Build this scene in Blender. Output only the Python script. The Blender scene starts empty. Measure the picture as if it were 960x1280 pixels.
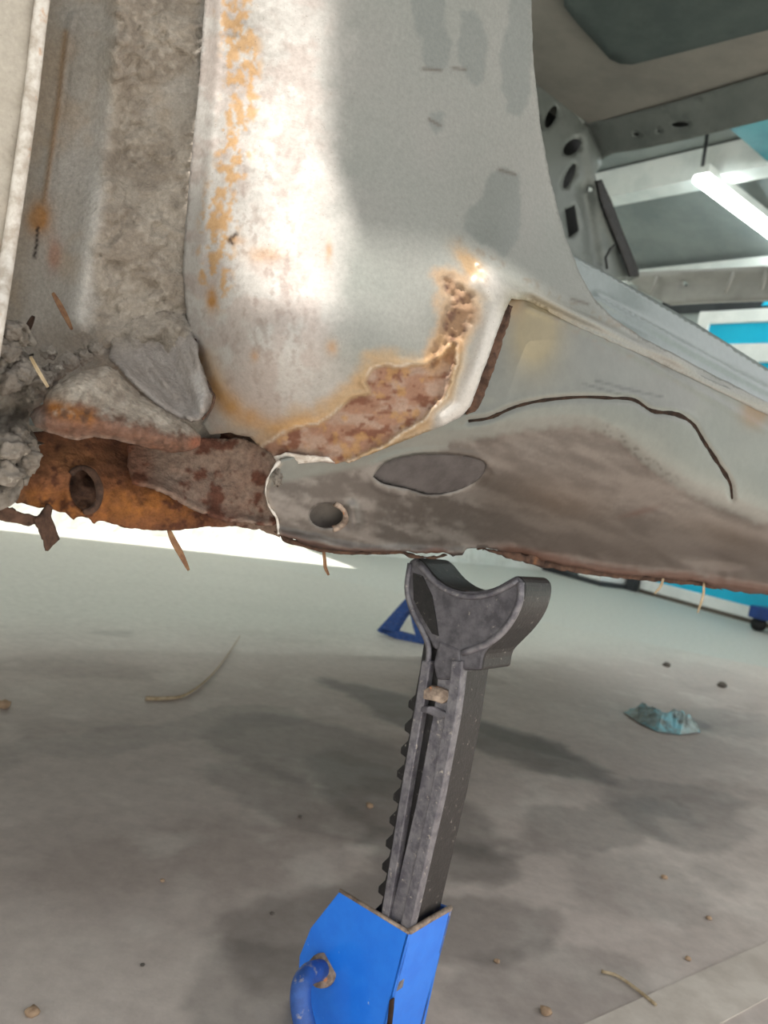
import bpy, bmesh, math, random
import numpy as np
from mathutils import Vector, Matrix, noise as mnoise
from mathutils.geometry import delaunay_2d_cdt

random.seed(7)
scene = bpy.context.scene
COL = scene.collection

# ---------------------------------------------------------------- camera
F = 962.0; CAM_H = 0.48
PITCH = math.radians(2.4); ROLL = math.radians(11.5)
fwd = np.array([0, math.cos(PITCH), -math.sin(PITCH)])
_r0 = np.array([1.0, 0, 0]); _u0 = np.array([0, math.sin(PITCH), math.cos(PITCH)])
RV = math.cos(ROLL) * _r0 + math.sin(ROLL) * _u0
UV_ = -math.sin(ROLL) * _r0 + math.cos(ROLL) * _u0
CAM = np.array([0, 0, CAM_H])
cam_data = bpy.data.cameras.new('camera')
cam = bpy.data.objects.new('camera', cam_data)
COL.objects.link(cam)
cam.matrix_world = Matrix(((RV[0], UV_[0], -fwd[0], CAM[0]), (RV[1], UV_[1], -fwd[1], CAM[1]),
                           (RV[2], UV_[2], -fwd[2], CAM[2]), (0, 0, 0, 1)))
cam_data.sensor_fit = 'VERTICAL'; cam_data.sensor_height = 36.0; cam_data.sensor_width = 27.0
cam_data.lens = F / 1280 * 36
cam_data.clip_start = 0.02; cam_data.clip_end = 100
cam_data.dof.use_dof = True; cam_data.dof.focus_distance = 0.47; cam_data.dof.aperture_fstop = 13
scene.camera = cam

# ---------------------------------------------------------------- light
world = bpy.data.worlds.new('overcast_sky'); scene.world = world
world.use_nodes = True
bg = world.node_tree.nodes['Background']
bg.inputs[0].default_value = (1.0, 1.0, 1.0, 1); bg.inputs[1].default_value = 1.5
SUN_DIR = Vector((0.20, 0.42, -0.88)).normalized()
sd = bpy.data.lights.new('sun', 'SUN'); sd.energy = 10.0; sd.angle = math.radians(0.45); sd.color = (1.0, 0.95, 0.88)
so = bpy.data.objects.new('sun', sd); COL.objects.link(so)
so.rotation_euler = SUN_DIR.to_track_quat('-Z', 'Y').to_euler()
vs = scene.view_settings
vs.view_transform = 'Standard'; vs.look = 'None'; vs.gamma = 1.0; vs.use_curve_mapping = False; vs.exposure = 0.0

# ---------------------------------------------------------------- coordinates
# the car runs along D_ (s), its side faces -N_ (p = distance inward from the photographer)
ANG = math.radians(52)
D_ = np.array([math.sin(ANG), math.cos(ANG), 0.0]); N_ = np.array([-math.cos(ANG), math.sin(ANG), 0.0])
ZV = np.array([0, 0, 1.0])
def spz(s, p, z): return s * D_ + p * N_ + z * ZV
def rays(u, v):
    u = np.asarray(u, float); v = np.asarray(v, float)
    return fwd + ((u - 480) / F)[..., None] * RV + ((640 - v) / F)[..., None] * UV_
def at_plane(u, v, n, c):
    D = rays(u, v); q = (c - CAM.dot(n)) / (D @ n)
    return CAM + q[..., None] * D
def at_p(u, v, p):
    D = rays(u, v); q = np.asarray(p) / (D @ N_)
    return CAM + q[..., None] * D
def at_s(u, v, s): return at_plane(u, v, D_, s)
def at_z(u, v, z): return at_plane(u, v, ZV, z)
def at_y(u, v, y):
    D = rays(u, v); return CAM + np.asarray(y)[..., None] * D

# ---------------------------------------------------------------- numeric helpers
def _hash(ix, iy, seed):
    h = (ix * 374761393 + iy * 668265263 + seed * 1442695041) & 0xffffffff
    h = ((h ^ (h >> 13)) * 1274126177) & 0xffffffff
    return ((h ^ (h >> 16)) & 0xffff) / 65535.0
def vnoise(x, y, seed=0):
    x = np.asarray(x, float); y = np.asarray(y, float)
    ix = np.floor(x).astype(np.int64); iy = np.floor(y).astype(np.int64)
    fx = x - ix; fy = y - iy
    fx = fx * fx * (3 - 2 * fx); fy = fy * fy * (3 - 2 * fy)
    a = _hash(ix, iy, seed); b = _hash(ix + 1, iy, seed); c = _hash(ix, iy + 1, seed); d = _hash(ix + 1, iy + 1, seed)
    return (a * (1 - fx) + b * fx) * (1 - fy) + (c * (1 - fx) + d * fx) * fy
def fbm(u, v, scale, seed=0, octv=4, gain=0.55):
    r = 0; a = 1; t = 0; x = np.asarray(u, float) / scale; y = np.asarray(v, float) / scale
    for o in range(octv):
        r = r + a * vnoise(x, y, seed + o * 17); t += a; a *= gain
        x, y = 2.03 * x + 0.31 * y + 5.1, 2.03 * y - 0.31 * x + 9.7
    return r / t
def sstep(a, b, x):
    t = np.clip((x - a) / (b - a), 0, 1); return t * t * (3 - 2 * t)
def seg_dist(u, v, pl, closed=False):
    pl = np.asarray(pl, float); n = len(pl); best = np.full(np.shape(u), 1e9)
    for i in range(n if closed else n - 1):
        a = pl[i]; b = pl[(i + 1) % n]; ab = b - a; L = ab.dot(ab) + 1e-9
        t = np.clip(((u - a[0]) * ab[0] + (v - a[1]) * ab[1]) / L, 0, 1)
        best = np.minimum(best, np.hypot(u - a[0] - t * ab[0], v - a[1] - t * ab[1]))
    return best
def inside(u, v, pl):
    pl = np.asarray(pl, float); n = len(pl); r = np.zeros(np.shape(u), bool); j = n - 1
    for i in range(n):
        xi, yi = pl[i]; xj, yj = pl[j]
        c = ((yi > v) != (yj > v)) & (u < (xj - xi) * (v - yi) / (yj - yi + 1e-12) + xi)
        r ^= c; j = i
    return r
def sdf(u, v, pl):
    dd = seg_dist(u, v, pl, True); return np.where(inside(u, v, pl), -dd, dd)
def blob(u, v, cx, cy, rx, ry, rot=0.0):
    c = math.cos(rot); s = math.sin(rot); x = u - cx; y = v - cy
    return np.exp(-(((x * c + y * s) / rx) ** 2 + ((-x * s + y * c) / ry) ** 2))
class TPS:
    def __init__(self, pts, lam=0.0):
        P = np.asarray(pts, float); self.X = P[:, :2] / 100.0; n = len(P)
        r = np.linalg.norm(self.X[:, None] - self.X[None], axis=2)
        K = np.where(r > 0, r * r * np.log(r + 1e-12), 0) + lam * np.eye(n)
        Q = np.hstack([np.ones((n, 1)), self.X]); M = np.zeros((n + 3, n + 3))
        M[:n, :n] = K; M[:n, n:] = Q; M[n:, :n] = Q.T
        self.w = np.linalg.solve(M, np.concatenate([P[:, 2], np.zeros(3)])); self.n = n
    def __call__(self, u, v):
        sh = np.shape(u); x = np.stack([np.ravel(u), np.ravel(v)], 1) / 100.0
        r = np.linalg.norm(x[:, None] - self.X[None], axis=2)
        K = np.where(r > 0, r * r * np.log(r + 1e-12), 0)
        return (K @ self.w[:self.n] + self.w[self.n] + x @ self.w[self.n + 1:]).reshape(sh)
def lin(h):
    c = [int(h[i:i + 2], 16) / 255 for i in (0, 2, 4)]
    return np.array([x / 12.92 if x <= 0.04045 else ((x + 0.055) / 1.055) ** 2.4 for x in c])
def lerp(a, b, t): return a + (b - a) * t[..., None]

# ---------------------------------------------------------------- materials
MATS = {}
def nt(name):
    m = bpy.data.materials.new(name); m.use_nodes = True
    t = m.node_tree; b = t.nodes['Principled BSDF']; MATS[name] = m
    return m, t, b
def add_bump(t, b, layers, ctl=None):
    prev = None
    for sc, strength, dist, detail in layers:
        n = t.nodes.new('ShaderNodeTexNoise'); n.inputs['Scale'].default_value = sc; n.inputs['Detail'].default_value = detail
        n.inputs['Roughness'].default_value = 0.62
        tc = t.nodes.new('ShaderNodeTexCoord'); t.links.new(tc.outputs['Object'], n.inputs['Vector'])
        bp = t.nodes.new('ShaderNodeBump'); bp.inputs['Strength'].default_value = strength; bp.inputs['Distance'].default_value = dist
        t.links.new(n.outputs[0], bp.inputs['Height'])
        if ctl is not None:
            mm = t.nodes.new('ShaderNodeMapRange'); mm.inputs['From Min'].default_value = 0.36; mm.inputs['From Max'].default_value = 0.62
            mm.inputs['To Min'].default_value = strength * 0.04; mm.inputs['To Max'].default_value = strength
            t.links.new(ctl, mm.inputs['Value']); t.links.new(mm.outputs[0], bp.inputs['Strength'])
        if prev: t.links.new(prev.outputs[0], bp.inputs['Normal'])
        prev = bp
    if prev: t.links.new(prev.outputs[0], b.inputs['Normal'])
def mat_attr(name, bumps, metallic=0.0, coat=0.0, grain=0.35, gscale=350, spec=0.4, fleck=0.0):
    """painted surface: colour attribute 'tone' (alpha = roughness) broken up by fine procedural grain"""
    m, t, b = nt(name)
    at = t.nodes.new('ShaderNodeAttribute'); at.attribute_name = 'tone'
    tc = t.nodes.new('ShaderNodeTexCoord')
    n = t.nodes.new('ShaderNodeTexNoise'); n.inputs['Scale'].default_value = gscale; n.inputs['Detail'].default_value = 6
    n.inputs['Roughness'].default_value = 0.7
    t.links.new(tc.outputs['Object'], n.inputs['Vector'])
    mr = t.nodes.new('ShaderNodeMapRange'); mr.inputs['From Min'].default_value = 0.25; mr.inputs['From Max'].default_value = 0.75
    mr.inputs['To Min'].default_value = 1 - grain; mr.inputs['To Max'].default_value = 1 + grain
    t.links.new(n.outputs[0], mr.inputs['Value'])
    mx = t.nodes.new('ShaderNodeVectorMath'); mx.operation = 'SCALE'
    t.links.new(at.outputs['Color'], mx.inputs[0]); t.links.new(mr.outputs[0], mx.inputs['Scale'])
    out = mx.outputs[0]
    if fleck:
        n2 = t.nodes.new('ShaderNodeTexNoise'); n2.inputs['Scale'].default_value = 900; n2.inputs['Detail'].default_value = 2
        t.links.new(tc.outputs['Object'], n2.inputs['Vector'])
        r2 = t.nodes.new('ShaderNodeMapRange'); r2.inputs['From Min'].default_value = 0.68; r2.inputs['From Max'].default_value = 0.74
        t.links.new(n2.outputs[0], r2.inputs['Value'])
        mm = t.nodes.new('ShaderNodeMath'); mm.operation = 'MULTIPLY'; mm.inputs[1].default_value = fleck
        t.links.new(r2.outputs[0], mm.inputs[0])
        mix = t.nodes.new('ShaderNodeMixRGB'); mix.inputs[2].default_value = (0.13, 0.10, 0.08, 1)
        t.links.new(mm.outputs[0], mix.inputs[0]); t.links.new(out, mix.inputs[1]); out = mix.outputs[0]
    t.links.new(out, b.inputs['Base Color']); t.links.new(at.outputs['Alpha'], b.inputs['Roughness'])
    b.inputs['Metallic'].default_value = metallic; b.inputs['Specular IOR Level'].default_value = spec
    b.inputs['Coat Weight'].default_value = coat; b.inputs['Coat Roughness'].default_value = 0.15
    add_bump(t, b, bumps, at.outputs['Alpha'])
    return m
def mat_proc(name, c1, c2, scale=8, rough=0.6, metallic=0.0, bumps=(), lo=0.4, hi=0.62, detail=8, c3=None, scale3=60, lo3=0.6, hi3=0.66, spec=0.4, coat=0.0):
    m, t, b = nt(name)
    tc = t.nodes.new('ShaderNodeTexCoord')
    def layer(prev, col, sc, a, z):
        n = t.nodes.new('ShaderNodeTexNoise'); n.inputs['Scale'].default_value = sc; n.inputs['Detail'].default_value = detail
        n.inputs['Roughness'].default_value = 0.65
        t.links.new(tc.outputs['Object'], n.inputs['Vector'])
        r = t.nodes.new('ShaderNodeMapRange'); r.inputs['From Min'].default_value = a; r.inputs['From Max'].default_value = z
        t.links.new(n.outputs[0], r.inputs['Value'])
        mix = t.nodes.new('ShaderNodeMixRGB'); t.links.new(r.outputs[0], mix.inputs[0])
        if isinstance(prev, tuple): mix.inputs[1].default_value = prev
        else: t.links.new(prev, mix.inputs[1])
        mix.inputs[2].default_value = (*col, 1); return mix.outputs[0]
    o = layer((*c1, 1), c2, scale, lo, hi)
    if c3 is not None: o = layer(o, c3, scale3, lo3, hi3)
    t.links.new(o, b.inputs['Base Color'])
    b.inputs['Roughness'].default_value = rough; b.inputs['Metallic'].default_value = metallic
    b.inputs['Specular IOR Level'].default_value = spec; b.inputs['Coat Weight'].default_value = coat
    add_bump(t, b, bumps)
    return m
def mat_emit(name, col, strength):
    m, t, b = nt(name)
    n = t.nodes.new('ShaderNodeTexNoise'); n.inputs['Scale'].default_value = 3
    r = t.nodes.new('ShaderNodeMapRange'); r.inputs['To Min'].default_value = strength * 0.95; r.inputs['To Max'].default_value = strength * 1.05
    t.links.new(n.outputs[0], r.inputs['Value']); t.links.new(r.outputs[0], b.inputs['Emission Strength'])
    b.inputs['Emission Color'].default_value = (*col, 1); b.inputs['Base Color'].default_value = (*col, 1)
    return m

mat_attr('silver_paint', [(60, 0.10, 0.004, 3), (900, 0.12, 0.0006, 4)], metallic=0.25, coat=0.25, grain=0.10, gscale=130, fleck=0.4)
mat_attr('weathered_paint', [(420, 0.22, 0.0010, 6), (90, 0.08, 0.003, 4)], metallic=0.1, grain=0.16, gscale=420, fleck=0.5)
mat_attr('mud_coat', [(330, 0.95, 0.0018, 9), (120, 0.4, 0.003, 5)], grain=0.26, gscale=420, spec=0.2)
mat_attr('rusted_steel', [(380, 0.95, 0.0018, 9), (120, 0.5, 0.003, 5)], grain=0.45, gscale=260, spec=0.25)
mat_attr('dirty_underbody', [(260, 0.25, 0.0012, 6)], metallic=0.1, grain=0.12, gscale=220, spec=0.35)
mat_attr('concrete', [(55, 0.15, 0.004, 8), (300, 0.25, 0.001, 4)], grain=0.15, gscale=45, spec=0.35)
mat_proc('mud', tuple(lin('8b847c')), tuple(lin('6a635b')), 60, 1.0, bumps=[(240, 0.8, 0.003, 8)], c3=tuple(lin('a8a298')), scale3=120, lo3=0.58, hi3=0.7, spec=0.1)
mat_proc('rust', tuple(lin('5c463a')), tuple(lin('3b2e28')), 90, 0.95, bumps=[(400, 0.6, 0.0015, 8)], c3=tuple(lin('7a5438')), scale3=60, lo3=0.6, hi3=0.72, spec=0.2)
mat_proc('notch_rust', tuple(lin('a5694a')), tuple(lin('4a3a35')), 150, 0.85, bumps=[(400, 0.5, 0.001, 6)])
mat_proc('drain_inner', tuple(lin('625c57')), tuple(lin('504a46')), 70, 0.7)
mat_proc('cowl_paint', tuple(lin('a9a9a4')), tuple(lin('9b9b96')), 9, 0.5)
mat_proc('dark_gap', tuple(lin('241d19')), tuple(lin('3a2c24')), 120, 0.9, bumps=[(400, 0.5, 0.001, 5)], spec=0.15)
mat_proc('pale_paint_edge', tuple(lin('c9c4bd')), tuple(lin('a59b90')), 150, 0.6, bumps=[(500, 0.5, 0.001, 6)], c3=tuple(lin('b07a45')), scale3=70, lo3=0.6, hi3=0.72)
mat_proc('cast_iron', tuple(lin('605e63')), tuple(lin('444247')), 90, 0.55, 0.35, bumps=[(500, 0.4, 0.0008, 6), (120, 0.3, 0.0015, 4)], c3=tuple(lin('8d8780')), scale3=260, lo3=0.64, hi3=0.72)
mat_proc('worn_iron', tuple(lin('757377')), tuple(lin('55535a')), 120, 0.5, 0.35, bumps=[(500, 0.5, 0.001, 6), (120, 0.4, 0.0015, 4)], c3=tuple(lin('a39d96')), scale3=220, lo3=0.6, hi3=0.7)
mat_proc('black_enamel', tuple(lin('131213')), tuple(lin('1f1d1e')), 120, 0.42, 0.2, bumps=[(420, 0.35, 0.0008, 6)], c3=tuple(lin('85807a')), scale3=240, lo3=0.63, hi3=0.7)
mat_proc('blue_enamel', tuple(lin('1a70dc')), tuple(lin('2078e2')), 60, 0.38, 0.05, bumps=[(60, 0.1, 0.002, 3)], c3=tuple(lin('9db8dc')), scale3=210, lo3=0.70, hi3=0.74, coat=0.2)
mat_proc('worn_blue_enamel', tuple(lin('30589f')), tuple(lin('2a4a86')), 90, 0.5, 0.05, bumps=[(220, 0.3, 0.0015, 5)], c3=tuple(lin('8a8890')), scale3=120, lo3=0.58, hi3=0.68)
mat_proc('scraped_steel', tuple(lin('9b8b7d')), tuple(lin('6d5f55')), 150, 0.6, 0.3, bumps=[(400, 0.4, 0.0008, 5)], c3=tuple(lin('b9774a')), scale3=120, lo3=0.6, hi3=0.68)
mat_proc('white_wall', tuple(lin('e9ebe6')), tuple(lin('d5d8d0')), 3.5, 0.9, bumps=[(14, 0.6, 0.05, 5)])
mat_proc('pale_wall', tuple(lin('b9c0bd')), tuple(lin('a5adab')), 1.5, 0.8)
mat_proc('ceiling_sheet', tuple(lin('8f9694')), tuple(lin('7d8585')), 2.2, 0.6)
mat_proc('white_beam', tuple(lin('e6e9e6')), tuple(lin('d3d9d6')), 4, 0.6)
mat_proc('teal_sheet', tuple(lin('4d8f98')), tuple(lin('3b7884')), 3, 0.4)
mat_proc('white_upvc', tuple(lin('f0f1ee')), tuple(lin('e0e3e0')), 4, 0.35)
mat_proc('cyan_film', tuple(lin('0fb4da')), tuple(lin('1cbde2')), 3, 0.35)
mat_proc('car_inner_paint', tuple(lin('727774')), tuple(lin('646a67')), 9, 0.42, 0.2, c3=tuple(lin('555a57')), scale3=14, lo3=0.56, hi3=0.72)
mat_proc('roof_underside', tuple(lin('83807a')), tuple(lin('75736e')), 6, 0.6, 0.05)
mat_proc('damping_pad', tuple(lin('3f4a49')), tuple(lin('4a5452')), 12, 0.85, bumps=[(120, 0.3, 0.003, 4)])
mat_proc('dark_rubber', tuple(lin('2c2b2c')), tuple(lin('232323')), 60, 0.6)
mat_proc('plug_rubber', tuple(lin('4c4746')), tuple(lin('3f3a39')), 70, 0.7, bumps=[(300, 0.3, 0.001, 5)])
mat_proc('dark_machine', tuple(lin('3f4244')), tuple(lin('2e3033')), 5, 0.6)
mat_proc('grey_box', tuple(lin('6e7576')), tuple(lin('5f6566')), 5, 0.6)
mat_proc('skirting_brown', tuple(lin('6f665d')), tuple(lin('5c544c')), 6, 0.8)
mat_proc('navy_metal', tuple(lin('1d3f7f')), tuple(lin('17346c')), 9, 0.45)
mat_proc('straw', tuple(lin('b9a88d')), tuple(lin('9a8768')), 120, 0.8)
mat_proc('dry_leaf_brown', tuple(lin('6b4a36')), tuple(lin('8a6a4c')), 200, 0.8)
mat_proc('pebble_tan', tuple(lin('b59a7e')), tuple(lin('937a62')), 120, 0.9, bumps=[(200, 0.5, 0.002, 4)])
mat_proc('pebble_dark', tuple(lin('4f4a45')), tuple(lin('6a635b')), 120, 0.9, bumps=[(200, 0.5, 0.002, 4)])
mat_proc('crushed_plastic', tuple(lin('8fa3a3')), tuple(lin('5d6462')), 30, 0.25, c3=tuple(lin('7fb9c6')), scale3=18, lo3=0.5, hi3=0.6)
mat_proc('cement_strip', tuple(lin('c6beb4')), tuple(lin('b3aaa0')), 14, 0.9, bumps=[(90, 0.3, 0.003, 6)])
mat_emit('tube_light', (0.93, 1.0, 0.97), 13.0)

# ---------------------------------------------------------------- object helpers
def link(name, me, mat, parent=None):
    o = bpy.data.objects.new(name, me); COL.objects.link(o)
    if mat:
        me.materials.append(MATS[mat])
    if parent: o.parent = parent
    return o
def thing(o, label, cat, group=None):
    o['label'] = label; o['category'] = cat
    if group: o['group'] = group
    return o
def empty(name, loc, label, cat, group=None):
    o = bpy.data.objects.new(name, None); COL.objects.link(o); o.location = Vector(loc)
    o.empty_display_size = 0.05
    return thing(o, label, cat, group)
def structure(o, label=None):
    o['kind'] = 'structure'
    if label: o['label'] = label
    return o
def child_mesh(o, parent):
    """parent while keeping world-space coordinates of the mesh"""
    o.parent = parent; o.matrix_parent_inverse = Matrix.Translation(parent.location).inverted()
    return o
def mesh_py(name, verts, faces, mat, parent=None, smooth=False):
    me = bpy.data.meshes.new(name); me.from_pydata([tuple(map(float, v)) for v in verts], [], faces); me.update()
    if smooth: me.polygons.foreach_set('use_smooth', [True] * len(me.polygons))
    o = link(name, me, mat)
    if parent: child_mesh(o, parent)
    return o
def fix_normals(o):
    bm = bmesh.new(); bm.from_mesh(o.data); bmesh.ops.recalc_face_normals(bm, faces=bm.faces); bm.to_mesh(o.data); bm.free()
    return o
def bevel(o, w, seg=2):
    m = o.modifiers.new('bevel', 'BEVEL'); m.width = w; m.segments = seg; m.limit_method = 'ANGLE'; m.angle_limit = math.radians(35)
    return o
def solid(o, th, off=-1.0):
    m = o.modifiers.new('sheet_thickness', 'SOLIDIFY'); m.thickness = th; m.offset = off
    return o
def box_sp(name, s0, s1, p0, p1, z0, z1, mat, parent=None, bev=0.0):
    vs_ = [spz(s, p, z) for z in (z0, z1) for (s, p) in ((s0, p0), (s1, p0), (s1, p1), (s0, p1))]
    fs = [(0, 1, 2, 3), (4, 7, 6, 5), (0, 4, 5, 1), (1, 5, 6, 2), (2, 6, 7, 3), (3, 7, 4, 0)]
    o = fix_normals(mesh_py(name, vs_, fs, mat, parent))
    if bev: bevel(o, bev)
    return o
def prism(name, front, vec, mat, parent=None, bev=0.0, smooth=False):
    """front: list of world points (polygon); vec: extrusion vector"""
    fr = [np.asarray(a, float) for a in front]; n = len(fr); vec = np.asarray(vec, float)
    bm = bmesh.new()
    a = [bm.verts.new(x) for x in fr]; b = [bm.verts.new(x + vec) for x in fr]
    bm.faces.new(a); bm.faces.new(b[::-1])
    for i in range(n):
        bm.faces.new((a[i], b[i], b[(i + 1) % n], a[(i + 1) % n]))
    bmesh.ops.recalc_face_normals(bm, faces=bm.faces)
    me = bpy.data.meshes.new(name); bm.to_mesh(me); bm.free()
    o = link(name, me, mat)
    if parent: child_mesh(o, parent)
    if bev: bevel(o, bev)
    return o
def tube(name, pts, rad, mat, parent=None, seg=8, smooth=True, closed_ends=True, flat=None):
    """swept tube along world points; rad number or list; flat=(normal,ratio) squashes the section"""
    P = [Vector(map(float, q)) for q in pts]; n = len(P)
    R_ = rad if hasattr(rad, '__len__') else [rad] * n
    V = []; Fc = []; prev = None
    for i in range(n):
        tg = (P[min(i + 1, n - 1)] - P[max(i - 1, 0)]).normalized()
        ref = prev if prev is not None else (Vector((0, 0, 1)) if abs(tg.z) < 0.9 else Vector((1, 0, 0)))
        a = (ref - tg * ref.dot(tg)).normalized(); b = tg.cross(a); prev = a
        for k in range(seg):
            w = 2 * math.pi * k / seg
            V.append(P[i] + (a * math.cos(w) + b * math.sin(w) * (flat or 1.0)) * R_[i])
    for i in range(n - 1):
        for k in range(seg):
            Fc.append((i * seg + k, i * seg + (k + 1) % seg, (i + 1) * seg + (k + 1) % seg, (i + 1) * seg + k))
    if closed_ends:
        Fc.append(tuple(range(seg))[::-1]); Fc.append(tuple((n - 1) * seg + k for k in range(seg)))
    return fix_normals(mesh_py(name, V, Fc, mat, parent, smooth))
def smooth_line(pts, n=8):
    """Catmull-Rom through points (any dimension)"""
    P = np.asarray(pts, float); P = np.vstack([2 * P[0] - P[1], P, 2 * P[-1] - P[-2]]); out = []
    for i in range(1, len(P) - 2):
        for k in range(n):
            t = k / n; a, b, c, d = P[i - 1], P[i], P[i + 1], P[i + 2]
            out.append(0.5 * (2 * b + (c - a) * t + (2 * a - 5 * b + 4 * c - d) * t * t + (3 * b - a - 3 * c + d) * t ** 3))
    out.append(P[-2]); return np.array(out)
def densify(pl, step, rag=0.0, seed=0):
    pl = np.asarray(pl, float); out = []
    for i in range(len(pl)):
        a = pl[i]; b = pl[(i + 1) % len(pl)]; L = np.hypot(*(b - a)); k = max(1, int(round(L / step)))
        nrm = np.array([-(b - a)[1], (b - a)[0]]) / (L + 1e-9)
        for j in range(k):
            q = a + (b - a) * j / k
            if rag and j > 0:
                q = q + nrm * rag * 2 * (float(fbm(q[0], q[1], 9, seed, 3)) - 0.5)
            out.append(q)
    return np.array(out)
def panel(name, outline, pos, mat, parent=None, step=4.0, holes=(), paint=None, thick=0.0014, rag=0.0, smooth=True, seed=1, curve=False, off=-1.0):
    """sheet-metal panel: outline & holes in layout coordinates, pos(u,v)->world points, triangulated finely"""
    ol = densify(outline, step, rag, seed)
    hs = [densify(h, step) for h in holes]
    u0, v0 = ol.min(0); u1, v1 = ol.max(0)
    gu, gv = np.meshgrid(np.arange(u0, u1, step), np.arange(v0, v1, step * 0.87))
    gu = gu + (np.arange(gu.shape[0]) % 2)[:, None] * step * 0.5
    gu = gu.ravel(); gv = gv.ravel()
    keep = inside(gu, gv, ol) & (seg_dist(gu, gv, ol, True) > step * 0.55)
    for h in hs: keep &= ~inside(gu, gv, h) & (seg_dist(gu, gv, h, True) > step * 0.55)
    pts = [tuple(q) for q in ol]; edges = [(i, (i + 1) % len(ol)) for i in range(len(ol))]
    for h in hs:
        b = len(pts); pts += [tuple(q) for q in h]; edges += [(b + i, b + (i + 1) % len(h)) for i in range(len(h))]
    pts += list(zip(gu[keep], gv[keep]))
    r = delaunay_2d_cdt([Vector((float(a), float(b))) for a, b in pts], edges, [], 0, 1e-6)
    V2 = np.array([(q.x, q.y) for q in r[0]]); T = np.array([t for t in r[2] if len(t) == 3])
    c = V2[T].mean(1); ok = inside(c[:, 0], c[:, 1], ol)
    for h in hs: ok &= ~inside(c[:, 0], c[:, 1], h)
    T = T[ok]
    used = np.unique(T); rm = np.full(len(V2), -1); rm[used] = np.arange(len(used)); V2 = V2[used]; T = rm[T]
    P = pos(V2[:, 0], V2[:, 1])
    # face the photographer's side
    n = np.cross(P[T[:, 1]] - P[T[:, 0]], P[T[:, 2]] - P[T[:, 0]]); s = np.einsum('ij,ij->i', n, CAM - P[T[:, 0]])
    if np.sum(s > 0) < np.sum(s <= 0): T = T[:, ::-1]
    o = mesh_py(name, P, [tuple(int(i) for i in t) for t in T], mat, parent, smooth)
    if paint is not None:
        col = paint(V2[:, 0], V2[:, 1])
        at = o.data.color_attributes.new('tone', 'FLOAT_COLOR', 'POINT')
        at.data.foreach_set('color', np.ascontiguousarray(col, dtype=np.float32).ravel())
    if thick: solid(o, thick, off)
    return o
TONE = 1.0
def rgba(rgb, rough):
    rgb = np.clip(rgb * TONE, 0.004, 0.95); rough = np.broadcast_to(rough, rgb.shape[:1])
    return np.concatenate([rgb, rough[:, None]], 1)
def flat(u, h): return np.tile(lin(h), (len(u), 1))
def ico(name, loc, r, mat, parent=None, sub=3, amp=0.35, nscale=2.0, squash=(1, 1, 1), seed=0):
    bm = bmesh.new(); bmesh.ops.create_icosphere(bm, subdivisions=sub, radius=1.0)
    off = Vector((seed * 3.1, seed * 1.7, seed * 0.9))
    for vtx in bm.verts:
        q = vtx.co.copy()
        k = 1 + amp * (mnoise.fractal(q * nscale + off, 0.8, 2.1, 4) * 0.9)
        vtx.co = Vector((q.x * squash[0], q.y * squash[1], q.z * squash[2])) * (r * k) + Vector(map(float, loc))
    me = bpy.data.meshes.new(name); bm.to_mesh(me); bm.free()
    me.polygons.foreach_set('use_smooth', [True] * len(me.polygons))
    o = link(name, me, mat)
    if parent: child_mesh(o, parent)
    return o

# ================================================================ THE WORKSHOP
# floor: dense near the car so that stains and damp patches keep their own shapes
def floor_paint(x, y):
    P = np.stack([x, y, np.zeros_like(x)], 1)
    v = P - CAM; z = v @ fwd
    base = flat(x, 'b6aba4')
    n1 = fbm(x, y, 0.55, 3, 6); n2 = fbm(x, y, 0.09, 9, 5)
    s = x * D_[0] + y * D_[1]; p = x * N_[0] + y * N_[1]
    n3 = fbm(s, p * 3.0, 0.5, 21, 5)
    base = lerp(base, flat(x, 'c6bcb4'), sstep(0.45, 0.7, n1))
    base = lerp(base, flat(x, 'a0948d'), sstep(0.5, 0.75, n3) * 0.8)
    base = lerp(base, flat(x, 'cbc3bb'), sstep(0.55, 0.75, n2) * 0.5)
    base = lerp(base, flat(x, 'c2c3ba'), sstep(1.4, 2.0, p) * 0.85)  # paler beyond the car: light past its shadow edge put into the colour
    rough = np.full(len(x), 0.62)
    wob = 0.16 * (fbm(x, y, 0.16, 31, 5) - 0.5)
    for (ex, ey, rx, ry, rot, k) in STAINS:
        c, sn = math.cos(rot), math.sin(rot); dx = x - ex; dy = y - ey
        e = np.hypot((dx * c + dy * sn) / rx, (-dx * sn + dy * c) / ry) + wob / min(rx, ry) * 0.9
        m = (1 - sstep(0.80, 1.06, e)) * min(1.0, k * 1.35)
        base = lerp(base, base * 0.40, m); rough = rough - 0.12 * m
    return rgba(base, rough)
def fl(u, v):
    q = at_z(np.array(u, float), np.array(v, float), 0.0); return float(q[0]), float(q[1])
STAINS = []
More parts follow.
